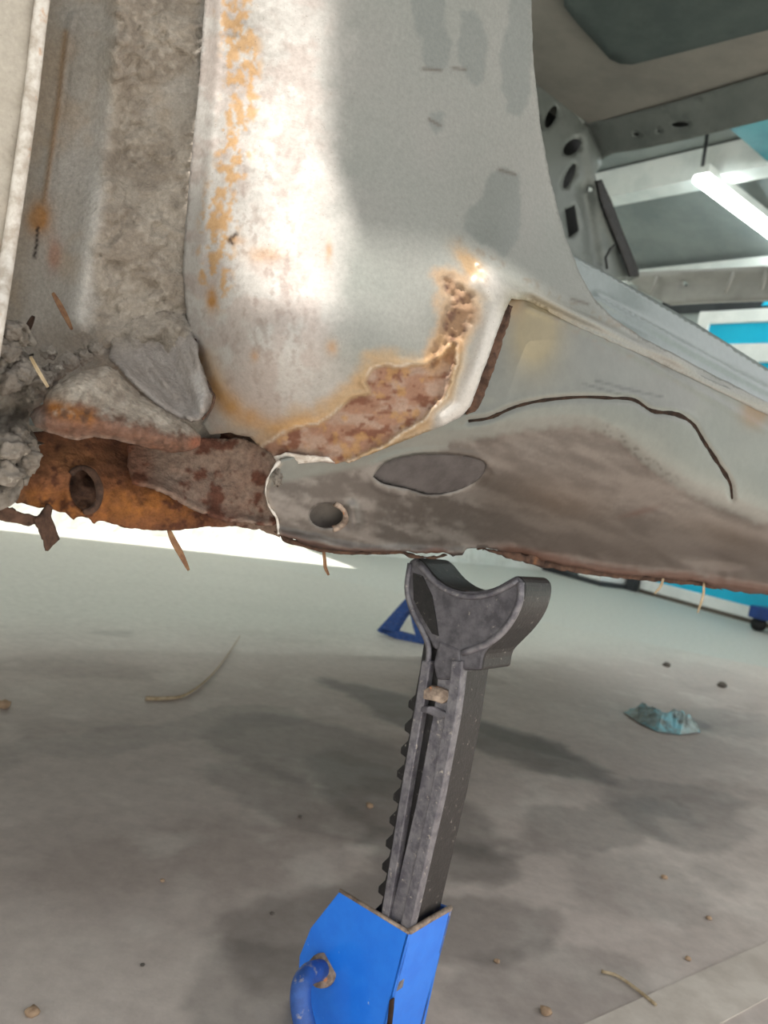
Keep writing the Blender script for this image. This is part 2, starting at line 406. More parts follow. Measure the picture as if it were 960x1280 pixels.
for (u, v, rx, ry, rot, k) in ((560, 905, 0.30, 0.13, -0.35, 0.62), (640, 918, 0.12, 0.07, -0.4, 0.4), (420, 940, 0.22, 0.16, 0.2, 0.38),
                               (330, 985, 0.16, 0.07, -0.6, 0.30), (520, 1010, 0.20, 0.10, -0.7, 0.42), (580, 1075, 0.12, 0.075, 0.3, 0.5), (610, 1150, 0.11, 0.06, 0.5, 0.42),
                               (390, 1150, 0.13, 0.075, 0.7, 0.46), (330, 1220, 0.08, 0.06, 0.8, 0.34), (730, 1040, 0.24, 0.07, 0.75, 0.34),
                               (850, 1010, 0.22, 0.10, 0.8, 0.30), (780, 1100, 0.16, 0.09, 0.6, 0.26), (700, 1230, 0.12, 0.06, 0.7, 0.26),
                               (250, 905, 0.45, 0.05, 0.9, 0.22), (130, 790, 0.10, 0.04, 0.9, 0.25), (920, 905, 0.3, 0.12, 0.7, 0.22), (860, 905, 0.09, 0.05, 0.6, 0.4)):
    a, b = fl(u, v); STAINS.append((a, b, rx, ry, rot, k))
def grid_floor(name, x0, x1, y0, y1, nx, ny, z):
    gx, gy = np.meshgrid(np.linspace(x0, x1, nx), np.linspace(y0, y1, ny)); gx = gx.ravel(); gy = gy.ravel()
    V = np.stack([gx, gy, np.full_like(gx, z)], 1)
    Fc = [(j * nx + i, j * nx + i + 1, (j + 1) * nx + i + 1, (j + 1) * nx + i) for j in range(ny - 1) for i in range(nx - 1)]
    me = bpy.data.meshes.new(name); me.from_pydata(V.tolist(), [], Fc); me.update()
    at = me.color_attributes.new('tone', 'FLOAT_COLOR', 'POINT')
    at.data.foreach_set('color', floor_paint(gx, gy).astype(np.float32).ravel())
    return link(name, me, 'concrete')
floor = structure(grid_floor('floor', -1.4, 2.2, -0.2, 3.4, 290, 290, 0.0), 'grey stained concrete workshop floor')
apron_v = [(-8, -8), (9, -8), (9, 10), (-8, 10)]; hole_v = [(-1.4, -0.2), (2.2, -0.2), (2.2, 3.4), (-1.4, 3.4)]
vv = [(a, b, 0) for a, b in apron_v + hole_v]
ap = mesh_py('floor_apron', vv, [(0, 1, 5, 4), (1, 2, 6, 5), (2, 3, 7, 6), (3, 0, 4, 7)], 'concrete')
at_ = ap.data.color_attributes.new('tone', 'FLOAT_COLOR', 'POINT')
for i in range(8): at_.data[i].color = (*lin('c0c1b9'), 0.6)
ap.parent = floor
strip = box_sp('cement_joint', 0.35, 2.2, 0.335, 0.395, -0.004, 0.0015, 'cement_strip'); strip.parent = floor

# walls: the long white wall behind the car, and the end wall with the glazed door
WA = np.array([-1.521, 3.11, 0]); WB = np.array([1.533, 6.683, 0]); wd = (WB - WA) / np.linalg.norm(WB - WA); wn = np.array([-wd[1], wd[0], 0])
def wall_prism(name, a, b, z0, z1, th_vec, mat): return prism(name, [a + ZV * z0, b + ZV * z0, b + ZV * z1, a + ZV * z1], th_vec, mat)
structure(wall_prism('wall_back', WA - wd * 6, WB + wd * 1.0, 0, 2.9, wn * 0.15, 'white_wall'), 'white rough plastered long wall behind the car')
# rough plinth of plaster bulging at the foot of the long wall
def plinth():
    n = 160; rows = 7; V = []; Fc = []
    for i in range(n):
        q = WA - wd * 1.5 + wd * (6.3 * i / (n - 1))
        for j in range(rows):
            h = 0.42 * j / (rows - 1); k = 0.05 * math.cos(j / (rows - 1) * 1.5) + 0.03 * (float(fbm(i * 0.9, j * 2.0, 3, 5, 3)) - 0.5)
            V.append(q - wn * (0.01 + k) + ZV * h)
    for i in range(n - 1):
        for j in range(rows - 1):
            a = i * rows + j; Fc.append((a, a + rows, a + rows + 1, a + 1))
    return mesh_py('trim_1', V, Fc, 'white_wall', smooth=True)
structure(plinth(), 'lumpy white plastered plinth along the foot of the long wall')
SW = 5.5
structure(box_sp('wall_right', SW, SW + 0.15, -4.0, 4.6, 0, 2.55, 'pale_wall'), 'pale grey end wall with glazed door')
structure(box_sp('trim_2', SW - 0.05, SW + 0.1, -4.0, 4.6, 2.55, 2.66, 'white_beam'), 'white beam along the top of the end wall')
# ceiling: sloping sheets, white cross beams
def ceil_quad(name, s0, z0, s1, z1, p0, p1, mat, th=0.04):
    f_ = [spz(s0, p0, z0), spz(s1, p0, z1), spz(s1, p1, z1), spz(s0, p1, z0)]
    return prism(name, f_, ZV * th, mat)
B2S = float(at_z(np.array(869.0), np.array(224.0), 2.78) @ D_)
structure(ceil_quad('ceiling', 5.7, 2.66, B2S + 0.1, 3.0, 0.2, 5.5, 'ceiling_sheet'), 'grey-teal sheet ceiling sloping to the end wall')
structure(ceil_quad('ceiling', B2S + 0.1, 3.0, -4.5, 3.0, 0.2, 2.45, 'ceiling_sheet'), 'grey-teal flat sheet ceiling above the car')
structure(ceil_quad('ceiling', B2S + 0.1, 3.0, 0.95, 3.0, 2.45, 5.5, 'ceiling_sheet'), 'grey-teal flat sheet ceiling beside the gap added to let sun in')  # gap left beside this sheet is added so sun reaches the long wall

# ================================================================ THE CAR
TONE = 0.72     # the body's paint and dirt are a shade darker than the swatches below
car = empty('car_body', spz(0.6, 0.9, 0.42), 'silver-grey stripped car body with a rusted sill and open doorway', 'car')

# ---------------------------------------------------------------- pillar / wheel-arch skin (one pressed panel)
A_out = [(256, -160), (664, -160), (664, 0), (667, 80), (676, 160), (689, 230), (705, 290), (724, 340), (742, 372), (765, 396), (800, 420), (880, 462), (962, 504), (1040, 542), (1250, 640),
         (1250, 653), (1040, 558), (962, 520), (880, 480), (800, 442), (720, 407), (660, 376), (640, 372), (634, 384), (626, 404), (613, 440), (600, 476), (588, 508), (575, 522), (545, 536), (505, 551),
         (468, 566), (420, 580), (398, 577), (372, 579), (348, 576), (338, 566), (322, 556), (312, 546), (285, 541), (262, 543), (252, 530), (262, 515), (264, 498), (253, 470), (241, 440), (233, 390), (228, 340),
         (231, 290), (235, 240), (241, 180), (249, 100), (256, 0)]
A_tps = TPS([(262, -160, .44), (340, -160, .395), (540, -160, .376), (664, -160, .378),
    (262, 0, .432), (300, 0, .405), (340, 0, .39), (410, 0, .378), (540, 0, .372), (662, 0, .372),
    (249, 200, .432), (290, 200, .398), (340, 200, .378), (410, 200, .366), (550, 180, .360), (685, 200, .370),
    (238, 350, .432), (285, 350, .388), (340, 350, .360), (420, 350, .344), (520, 350, .340),
    (252, 450, .425), (300, 450, .373), (380, 450, .344), (480, 450, .335), (560, 430, .337),
    (258, 520, .425), (320, 548, .397), (400, 565, .377), (500, 545, .356), (580, 517, .338),
    (605, 350, .331), (630, 380, .325), (600, 470, .328), (570, 310, .341), (640, 352, .333), (740, 400, .337), (850, 450, .338), (960, 508, .338),
    (700, 280, .366), (725, 340, .356), (750, 378, .349), (800, 415, .346), (880, 460, .345), (620, 250, .354), (1040, 550, .338), (1250, 646, .338)])
PEEL = [(456, 478), (466, 463), (500, 458), (533, 459), (567, 432), (569, 455), (556, 494), (531, 520), (502, 540), (469, 561), (421, 583), (372, 585), (325, 580), (330, 560), (350, 545), (372, 535), (398, 531),
        (424, 510), (437, 499), (467, 494)]
LIP = [(608, 352), (622, 375), (612, 415), (596, 462), (578, 508), (556, 524)]
RUSTY = [(556, 348), (580, 352), (594, 365), (594, 400), (572, 430), (540, 455), (552, 420), (560, 385)]
def wob(u, v, amt, sc=14, seed=4): return amt * 2 * (fbm(u, v, sc, seed, 4) - 0.5)
def A_p(u, v):
    p = A_tps(u, v)
    w = sdf(u, v, PEEL) + wob(u, v, 5, 16)
    p = p + 0.0030 * sstep(2.0, -2.0, w)                                   # paint and scale gone
    p = p - 0.0022 * np.exp(-((w - 4) / 4.0) ** 2)                          # lifted paint edge
    p = p + 0.0022 * (fbm(u, v, 12, 8, 4) - 0.5) * sstep(4, -6, w) * 2
    w2 = sdf(u, v, RUSTY) + wob(u, v, 10, 18, 6)
    p = p + (0.0016 + 0.005 * (fbm(u, v, 9, 12, 4) - 0.5)) * sstep(6, -6, w2)
    p = p - 0.0055 * np.exp(-(seg_dist(u, v, LIP) / 13.0) ** 2)             # welded lip stands proud
    ed = seg_dist(u, v, A_out[2:15]); p = p - 0.0016 * np.exp(-(ed / 3.0) ** 2) # rolled door edge
    p = p - 0.003 * np.exp(-(seg_dist(u, v, [(275, -160), (272, 60), (262, 200), (250, 330)]) / 7.0) ** 2)
    p = p - 0.0022 * np.exp(-(seg_dist(u, v, [(600, 330), (640, 357), (740, 403), (850, 455), (1040, 552), (1250, 649)]) / 5.0) ** 2)
    kb = sstep(16, 2, seg_dist(u, v, A_out[15:22])) * sstep(640, 668, u); p = p * (1 - kb) + (B_p(u, v) - 0.0007) * kb
    p = p + 0.0024 * (fbm(u, v, 60, 14, 3) - 0.5) * sstep(420, 300, u)
    p = p + 0.0008 * (fbm(u, v, 8, 15, 4) - 0.5) * sstep(430, 300, u)
    return p
def A_paint(u, v):
    n = fbm(u, v, 26, 41, 5); nf = fbm(u, v, 7, 43, 4); nb = fbm(u, v, 90, 44, 4)
    c = flat(u, '878a84'); rough = np.full(len(u), 0.36)
    c = lerp(c, flat(u, '908f8a'), nb)
    # chalky, sanded half of the arch
    wh = sstep(455, 380, u + 50 * (n - 0.5)) * sstep(560, 500, v)
    c = lerp(c, flat(u, 'b6b2ad'), wh); rough = rough + 0.25 * wh
    pk = sstep(0.50, 0.66, fbm(u, v, 30, 47, 6) + 0.12 * blob(u, v, 340, 380, 90, 120)) * sstep(430, 380, u)
    c = lerp(c, flat(u, 'a5958d'), pk * 0.5)
    sp = sstep(0.58, 0.68, fbm(u * 1.3, v * 0.6, 9, 49, 4)) * sstep(440, 360, u) * (0.35 + 0.65 * blob(u, v, 330, 330, 90, 170))
    c = lerp(c, flat(u, '86756c'), sp * 0.5)
    # orange run-off along the seam
    band = np.exp(-((u - (292 + 14 * np.sin(v / 70.0) - 0.03 * v)) / 26.0) ** 2) * sstep(430, 330, v)
    oc = sstep(0.47, 0.64, fbm(u * 1.2, v * 0.8, 8, 53, 6) + 0.18 * band - 0.13 + 0.10 * blob(u, v, 270, 265, 18, 45) + 0.1 * blob(u, v, 300, 60, 30, 60)) * sstep(0.15, 0.7, band)
    c = lerp(c, flat(u, 'b98f58'), oc * 0.8)
    for (x, y, rx, ry, k) in ((265, 375, 7, 14, 1), (415, 435, 7, 9, .6), (411, 313, 4, 14, .6), (318, 445, 5, 7, .6), (295, 300, 10, 6, .6), (330, 318, 22, 10, .5)):
        c = lerp(c, flat(u, 'a87a45'), np.clip(1.3 * blob(u, v, x, y, rx, ry) * (0.4 + nf), 0, 1) * k)
    # ochre halo round the peeled zone
    w = sdf(u, v, PEEL) + wob(u, v, 14, 22, 61)
    halo = sstep(30, 4, w) * sstep(600, 570, u)
    c = lerp(c, flat(u, 'b08f63'), halo * 0.8)
    hl = np.exp(-(seg_dist(u, v, [(255, 450), (272, 490), (300, 520), (350, 538), (400, 535)]) / 15.0) ** 2)
    c = lerp(c, flat(u, 'b98d55'), np.clip(hl * (0.55 + 0.8 * (n - 0.3)), 0, 0.9))
    low = sstep(530, 552, v + 14 * (n - 0.5)) * sstep(470, 400, u); c = lerp(c, flat(u, 'a08a76'), low * 0.7)
    # bare rusted steel
    w = sdf(u, v, PEEL) + wob(u, v, 5, 16)
    ru = sstep(2.0, -2.5, w)
    rc = lerp(flat(u, '9a7662'), flat(u, 'a88f7f'), sstep(0.42, 0.62, fbm(u, v * 1.6, 20, 71, 5)))
    rc = lerp(rc, flat(u, '7b5240'), sstep(0.55, 0.66, fbm(u, v * 1.8, 16, 73, 5)))
    rc = lerp(rc, flat(u, 'b08a5c'), sstep(0.58, 0.7, fbm(u, v, 14, 75, 4)) * 0.7)
    c = lerp(c, rc, ru); rough = rough * (1 - ru) + 0.9 * ru
    pe = np.exp(-((w - 2.5) / 1.6) ** 2) * sstep(0.35, 0.5, n); c = lerp(c, flat(u, 'd3c9bd'), pe * 0.6)
    w2 = sdf(u, v, RUSTY) + wob(u, v, 14, 18, 6); r2 = sstep(6, -8, w2)
    rc2 = lerp(flat(u, '96775c'), flat(u, '6e4f3e'), sstep(0.48, 0.6, fbm(u * 1.4, v, 12, 77, 5)))
    c = lerp(c, rc2, r2 * 0.95); rough = rough * (1 - r2) + 0.9 * r2
    h3 = sstep(22, 0, w2); c = lerp(c, flat(u, 'b98f5e'), h3 * (1 - r2) * 0.6)
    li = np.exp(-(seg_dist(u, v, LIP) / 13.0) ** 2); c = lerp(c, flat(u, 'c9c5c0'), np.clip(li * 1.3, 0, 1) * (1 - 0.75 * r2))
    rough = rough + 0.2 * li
    c = lerp(c, flat(u, 'a98556'), np.clip(1.2 * blob(u, v, 588, 330, 10, 26, -0.7) * (0.2 + 1.2 * nf), 0, 0.7))
    # yellow-brown stain and grit along the sill bead, cleaned hand smears on the pillar
    c = lerp(c, flat(u, '9c8f70'), np.clip(blob(u, v, 668, 392, 40, 18, 0.4) * 1.1, 0, 0.8))
    gr = np.exp(-(seg_dist(u, v, [(575, 300), (650, 345), (740, 393), (830, 432)]) / 5.0) ** 2) * sstep(0.5, 0.62, nf)
    c = lerp(c, flat(u, '7a6a58'), gr * 0.55)
    for pl in ([(514, -20), (555, -20), (556, 30), (565, 50), (562, 85), (548, 92), (530, 86), (526, 50), (515, 25)], [(576, 14), (592, 10), (602, 22), (612, 50), (608, 85), (598, 110), (584, 100), (574, 82), (572, 50)],
               [(640, -20), (664, -20), (666, 60), (662, 130), (650, 146), (636, 138), (626, 110), (624, 60), (634, 30)], [(612, 216), (630, 208), (648, 218), (652, 260), (650, 300), (630, 320), (600, 308), (580, 285), (584, 262), (600, 245)], [(538, 142), (552, 140), (556, 158), (545, 168), (536, 158)]):
        k = sstep(2, -3, sdf(u, v, pl) + wob(u, v, 6, 14, 63)); c = lerp(c, flat(u, '777b77'), k * 0.8); rough = rough - 0.06 * k
    for (x, y, dx, dy) in ((540, 87, 11, 1), (574, 86, 8, 1), (634, 215, 10, 3), (543, 153, 7, 4), (725, 377, 10, 3)):
        k = np.exp(-(seg_dist(u, v, [(x - dx, y - dy), (x + dx, y + dy)]) / 2.0) ** 2); c = lerp(c, flat(u, '5a4f46'), k * 0.8)
    ch = np.exp(-(seg_dist(u, v, [(291, 305), (286, 300), (296, 292)]) / 2.2) ** 2); c = lerp(c, flat(u, '3a2c24'), np.clip(ch, 0, 1))
    return rgba(c, np.clip(rough, 0.2, 1))

# ---------------------------------------------------------------- sill
B_out = [(625, 345), (660, 366), (740, 405), (850, 455), (962, 511), (1040, 550), (1250, 646), (1250, 794), (1040, 760), (962, 744), (930, 741), (900, 736), (882, 728), (830, 723), (800, 720), (765, 717), (700, 706), (640, 693), (612, 686),
         (598, 685), (584, 686), (578, 694), (566, 696), (556, 690), (533, 692), (512, 688), (480, 690), (440, 690), (400, 686), (382, 681), (362, 672), (350, 668), (347, 652), (336, 636), (331, 618), (336, 600), (342, 585), (352, 574),
         (420, 560), (500, 535), (560, 505), (585, 470), (600, 420), (612, 380)]
B_tps = TPS([(625, 345, .344), (640, 362, .342), (740, 406, .342), (850, 456, .342), (960, 512, .342), (1040, 552, .342), (605, 420, .346), (700, 440, .337), (800, 480, .335), (900, 540, .334), (960, 580, .334), (1040, 610, .334),
    (580, 512, .348), (660, 500, .335), (760, 495, .330), (840, 520, .330), (900, 590, .332), (960, 640, .336), (1040, 680, .338),
    (400, 580, .386), (450, 590, .376), (540, 585, .364), (620, 580, .350), (700, 560, .341), (780, 580, .340), (860, 630, .343), (960, 680, .350),
    (345, 620, .392), (430, 640, .392), (560, 640, .386), (700, 640, .372), (820, 670, .370), (900, 690, .374),
    (350, 670, .404), (440, 688, .408), (560, 692, .410), (640, 690, .410), (760, 715, .410), (880, 727, .402), (960, 742, .400), (1040, 760, .40), (1250, 646, .342), (1250, 690, .334), (1250, 735, .338), (1250, 794, .40)])
CRACK = smooth_line([(586, 527), (612, 523), (645, 509), (680, 501), (725, 497), (762, 498), (792, 500), (815, 514), (845, 518), (866, 530), (880, 552), (898, 580), (912, 603), (915, 624)], 6)
SHELF = [(480, 572), (560, 552), (640, 538), (700, 530), (740, 532), (775, 548), (810, 580), (850, 607), (900, 632), (965, 655), (1250, 745)]
def B_p(u, v):
    p = B_tps(u, v)
    yl = np.interp(u, CRACK[:, 0], CRACK[:, 1]); dcr = seg_dist(u, v, CRACK)
    p = p + 0.0020 * np.exp(-(dcr / 3.0) ** 2) - 0.0006 * np.exp(-((dcr - 7) / 5) ** 2) * (v < yl)
    ys = np.interp(u, [a for a, b in SHELF], [b for a, b in SHELF])
    p = p + 0.0035 * sstep(-14, 14, v - ys) * sstep(480, 600, u)
    p = p - 0.0022 * np.exp(-(seg_dist(u, v, [(640, 357), (740, 403), (850, 455), (1040, 552), (1250, 649)]) / 6.0) ** 2)
    p = p - 0.0012 * np.exp(-(seg_dist(u, v, [(660, 385), (760, 425), (860, 480), (960, 540)]) / 4.0) ** 2)
    e = np.hypot((u - 540) / 73.0, (v - 592 + 0.02 * (u - 540)) / 28.0)
    p = p - 0.0012 * np.exp(-((e - 1.05) / 0.10) ** 2)
    p = p - 0.006 * np.exp(-(seg_dist(u, v, [(440, 635), (443, 655)]) / 8.0) ** 2)
    p = p + 0.005 * blob(u, v, 500, 660, 45, 20, 0.3) - 0.003 * blob(u, v, 470, 660, 20, 22)
    ye = np.interp(u, [350, 440, 560, 640, 760, 880, 960, 1250], [668, 688, 693, 690, 715, 727, 740, 790])
    p = p - 0.006 * np.exp(-((v - ye) / 7.0) ** 2)
    p = p + 0.005 * (fbm(u, v, 22, 81, 3) - 0.5) * sstep(30, 0, ye - v)
    p = p + 0.012 * blob(u, v, 640, 697, 40, 9)
    p = p + 0.004 * blob(u, v, 890, 700, 40, 10, 0.1) - 0.003 * blob(u, v, 930, 715, 40, 14)
    return p + 0.0012 * (fbm(u, v, 45, 83, 3) - 0.5)
def B_paint(u, v):
    n = fbm(u, v, 30, 91, 5); nf = fbm(u, v, 8, 93, 4); st = fbm(u * 0.5 + v * 0.35, v * 2.2 - u * 0.8, 30, 95, 5)
    c = lerp(flat(u, '7c7f79'), flat(u, '878881'), n); rough = np.full(len(u), 0.36)
    ys = np.interp(u, [a for a, b in SHELF], [b for a, b in SHELF]) + 10 * (nf - 0.5)
    ys = np.where(u < 560, 560 + 0.2 * (560 - u), ys)
    k = sstep(-3, 9, v - ys)
    under = lerp(flat(u, '5c534c'), flat(u, '7a716a'), sstep(0.3, 0.7, st))
    under = lerp(under, flat(u, '51453d'), sstep(640, 700, v + 20 * (st - 0.5)) * 0.6)
    under = lerp(under, flat(u, '63503e'), np.clip(blob(u, v, 700, 625, 60, 25, 0.2) * 0.5 + blob(u, v, 900, 665, 60, 18, 0.3) * 0.4, 0, 1))
    c = lerp(c, under, k); rough = rough + 0.14 * k
    left = sstep(620, 560, u) * k; c = lerp(c, lerp(flat(u, '655e58'), flat(u, '948e88'), sstep(0.35, 0.68, st + 0.3 * (nf - 0.5))), left * 0.85)
    c = lerp(c, flat(u, '9c8d68'), np.clip(blob(u, v, 670, 415, 30, 46, 0.1) * 1.2, 0, 0.75))
    c = lerp(c, flat(u, 'a98a5e'), np.clip(blob(u, v, 640, 372, 14, 22) * 1.1, 0, 0.7))
    c = lerp(c, flat(u, '8c6a40'), np.clip(blob(u, v, 944, 516, 16, 16) * 1.3, 0, 0.85))
    sc = np.exp(-(seg_dist(u, v, [(745, 476), (800, 490)]) / 1.6) ** 2) + np.exp(-(seg_dist(u, v, [(770, 484), (828, 496)]) / 1.4) ** 2) + np.exp(-(seg_dist(u, v, [(730, 480), (790, 497)]) / 1.4) ** 2)
    c = lerp(c, flat(u, '4a4a48'), np.clip(sc, 0, 1) * 0.6)
    gr = np.exp(-(seg_dist(u, v, [(690, 392), (760, 430), (850, 470)]) / 9.0) ** 2) * sstep(0.52, 0.62, nf); c = lerp(c, flat(u, '857668'), gr * 0.5)
    dt = np.exp(-((v - ys + 3) / 9.0) ** 2) * sstep(0.60, 0.70, fbm(u, v, 3.5, 97, 3)) * sstep(720, 760, u) * sstep(900,800,u); c = lerp(c, flat(u, '4f4a46'), dt * 0.7)
    ye = np.interp(u, [350, 440, 560, 640, 760, 880, 960, 1250], [668, 688, 693, 690, 715, 727, 740, 790])
    rb = sstep(13, 3, ye - v + 10 * (n - 0.5)) * sstep(600, 640, u); c = lerp(c, flat(u, '6b4838'), rb * 0.85); rough = np.maximum(rough, rb * 0.9)
    rb = sstep(5, 0, ye - v + 6 * (n - 0.5)) * sstep(640, 600, u); c = lerp(c, flat(u, '5d4034'), rb * 0.8)
    c = lerp(c, flat(u, 'b3a798'), np.exp(-(seg_dist(u, v, [(352, 578), (336, 602), (332, 620), (345, 645), (348, 668)]) / 2.0) ** 2) * 0.8)
    c = lerp(c, flat(u, '6a4130'), np.clip(blob(u, v, 545, 690, 14, 5) * 1.3, 0, 0.9))
    c = lerp(c, flat(u, '5a3c2e'), np.clip(blob(u, v, 800, 640, 22, 3.5, -0.25) * 0.8, 0, 0.8))
    return rgba(c, np.clip(rough, 0.2, 1))
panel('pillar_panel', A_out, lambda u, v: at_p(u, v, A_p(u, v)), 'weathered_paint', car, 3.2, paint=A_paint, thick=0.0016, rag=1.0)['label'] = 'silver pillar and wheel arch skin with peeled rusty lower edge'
DRAIN = [(410 + 23 * math.cos(a), 645 + 16 * math.sin(a)) for a in np.linspace(0, 2 * math.pi, 26)[:-1]]
PLUG = smooth_line([(466, 596), (480, 580), (505, 571), (540, 568), (580, 570), (604, 577), (607, 586), (595, 602), (570, 614), (540, 619), (510, 612), (480, 605), (466, 596)], 4)[:-1]
B_pos = lambda u, v: at_p(u, v, B_p(u, v))
TONE = 0.60
sill = panel('sill_panel', B_out, B_pos, 'silver_paint', car, 3.6, holes=[DRAIN, PLUG], paint=B_paint, thick=0.0016, rag=2.0)
sill['label'] = 'silver outer sill with brown dirt film beneath and a ragged rusty seam'
# rubber plug seated in the oval hole, drain pocket behind the round hole
pg = densify(PLUG, 4); pgc = pg.mean(0); pl2 = pgc + (pg - pgc) * 1.02
panel('rubber_plug', pl2, lambda u, v: at_p(u, v, B_tps(u, v) + 0.0035 + 0.0015 * np.exp(-(seg_dist(u, v, pg, True) / 5.0) ** 2) * 0), 'plug_rubber', car, 4, thick=0.003)['label'] = 'dark oval rubber plug'
dr = np.array(DRAIN); drc = dr.mean(0)
panel('drain_pocket', drc + (dr - drc) * 1.5, lambda u, v: at_p(u, v, B_tps(u, v) + 0.012 + 0 * u), 'drain_inner', car, 5, thick=0.002)
tube('drain_rim', at_p(*np.array([(410 + 23 * math.cos(a), 645 + 17 * math.sin(a)) for a in np.linspace(-1.2, 1.3, 12)]).T, B_p(*np.array([(410 + 23 * math.cos(a), 645 + 17 * math.sin(a)) for a in np.linspace(-1.2, 1.3, 12)]).T) + 0.001), 0.0022, 'scraped_steel', car, 8)
# split in the paint
cw = np.interp(np.linspace(0, 1, len(CRACK)), [0, .12, .3, .5, .62, .75, .9, 1], [2.0, 2.6, 2.2, 2.4, 3.6, 3.4, 3.8, 0.8])
cw = cw * 0.5 * (0.2 + 1.6 * fbm(CRACK[:, 0], CRACK[:, 1], 10, 3, 3))
tg = np.gradient(CRACK, axis=0); nn = np.stack([-tg[:, 1], tg[:, 0]], 1) / np.linalg.norm(tg, axis=1)[:, None]
ca = CRACK + nn * cw[:, None]; cb = CRACK - nn * cw[:, None]
Va = at_p(ca[:, 0], ca[:, 1], B_p(*ca.T) - 0.0006); Vb = at_p(cb[:, 0], cb[:, 1], B_p(*cb.T) - 0.0012); Vm = at_p(CRACK[:, 0], CRACK[:, 1], B_p(*CRACK.T) - 0.0009)
m = len(CRACK); V = np.vstack([Va, Vm, Vb]); Fc = []
for i in range(m - 1): Fc += [(i, i + 1, m + i + 1, m + i), (m + i, m + i + 1, 2 * m + i + 1, 2 * m + i)]
solid(mesh_py('paint_crack', V, Fc, 'dark_gap', car), 0.0012)['label'] = 'dark split running across the sill'
# rusty layer between arch skin and sill
G_gap = [(628, 376), (641, 383), (637, 402), (624, 442), (611, 478), (598, 510), (583, 518), (585, 500), (596, 470), (606, 430), (616, 395)]
panel('seam_layer', G_gap, lambda u, v: at_p(u, v, B_p(u, v) - 0.0022 + 0.004 * (fbm(u, v, 7, 5, 4) - .5)), 'rust', car, 3, thick=0.002, rag=2.5)['label'] = 'thin rusty layer showing at the overlap seam'
# corroded seam strip hanging at the sill bottom
SEAM = [(598, 684), (640, 690), (700, 703), (765, 715), (830, 721), (882, 727), (905, 738), (880, 733), (830, 728), (790, 724), (740, 719), (700, 712), (650, 702), (620, 692)]
panel('rusty_seam', SEAM, lambda u, v: at_p(u, v, 0.414 + 0.006 * (fbm(u, v, 14, 25, 4) - .5)), 'rust', car, 3.5, thick=0.004, rag=2.5)['label'] = 'flaking brown seam under the sill'
SEAM2 = [(345, 664), (385, 682), (440, 689), (500, 687), (520, 694), (545, 699), (560, 694), (520, 698), (500, 692), (440, 694), (400, 690), (362, 680)]
panel('rusty_seam', SEAM2, lambda u, v: at_p(u, v, 0.411 + 0.005 * (fbm(u, v, 14, 26, 4) - .5)), 'rust', car, 3.5, thick=0.003, rag=1.5)
LIPB = [(342, 571), (356, 567), (385, 570), (412, 573), (419, 579), (400, 577), (372, 580), (350, 585)]
panel('curled_paint_edge', LIPB, lambda u, v: at_p(u, v, A_tps(u, v) - 0.002 + 0.003 * (fbm(u, v, 9, 3, 3) - .5)), 'pale_paint_edge', car, 3, thick=0.0012, rag=0.8)
TEAR = smooth_line([(350, 576), (338, 592), (332, 612), (336, 632), (346, 648), (348, 668)], 5)
tube('torn_edge', at_p(TEAR[:, 0], TEAR[:, 1], B_p(TEAR[:, 0], TEAR[:, 1]) - 0.001 + 0.002 * (fbm(TEAR[:, 0], TEAR[:, 1], 8, 2, 3) - .5)), list(0.0002 + 0.0035 * np.clip(fbm(TEAR[:, 0], TEAR[:, 1], 7, 4, 3) - 0.42, 0, 1)), 'pale_paint_edge', car, 6)

# ---------------------------------------------------------------- wheelhouse behind the arch, crusted with mud
TONE = 0.98
C_out = [(20, -160), (285, -160), (285, 0), (275, 100), (268, 200), (262, 330), (268, 430), (285, 500), (290, 560), (200, 575), (70, 575), (-30, 520), (-60, 430), (-30, 200), (10, 0)]
C_tps = TPS([(20, -160, .50), (150, -160, .47), (285, -160, .452), (20, 0, .50), (0, 400, .505), (75, 100, .488), (55, 350, .488), (110, 100, .474), (140, 40, .462), (126, 250, .462), (105, 380, .462), (175, 200, .474), (150, 420, .466),
             (235, 200, .452), (262, 0, .446), (200, 0, .462), (245, 350, .446), (260, 450, .44), (200, 450, .458), (60, 560, .48), (280, 560, .45), (-40, 300, .515)])
RIDGE = [(140, -160), (152, 30), (140, 140), (122, 260), (104, 360), (96, 400)]
def mudmask(u, v):
    e = 30 * (fbm(u, v, 34, 105, 5) - 0.5)
    m = sstep(128, 150, u + 0.16 * (v - 0) * 0.3 + e) * sstep(252, 236, u + 0.5 * e + 0.05 * (v - 200)) * sstep(-10, 10, 9999 - v)
    gapm = blob(u, v, 215, 118, 34, 42) * 1.3 * sstep(85, 110, v + 0.6 * (u - 215) + e)
    m = m * (1 - np.clip(gapm, 0, 0.8))
    return np.clip(m, 0, 1)
def C_p(u, v):
    p = C_tps(u, v)
    p = p - 0.008 * np.exp(-(seg_dist(u, v, RIDGE) / 17.0) ** 2)
    m = mudmask(u, v)
    p = p - m * (0.002 + 0.006 * (fbm(u, v, 30, 101, 5) - 0.35)) - m * 0.0050 * (fbm(u * 0.8, v * 1.2, 9, 103, 4) - 0.5) - m * 0.003 * sstep(0.5, 0.56, fbm(u, v, 45, 104, 5))
    p = p - 0.004 * np.exp(-(seg_dist(u, v, [(90, 20), (72, 140), (55, 250)]) / 3.0) ** 2)
    low = sstep(385, 420, v + 20 * (fbm(u, v, 30, 3, 4) - 0.5)) * sstep(60, 110, u)
    p = p - low * (0.010 + 0.018 * (fbm(u, v, 34, 107, 5) - 0.4))
    return p
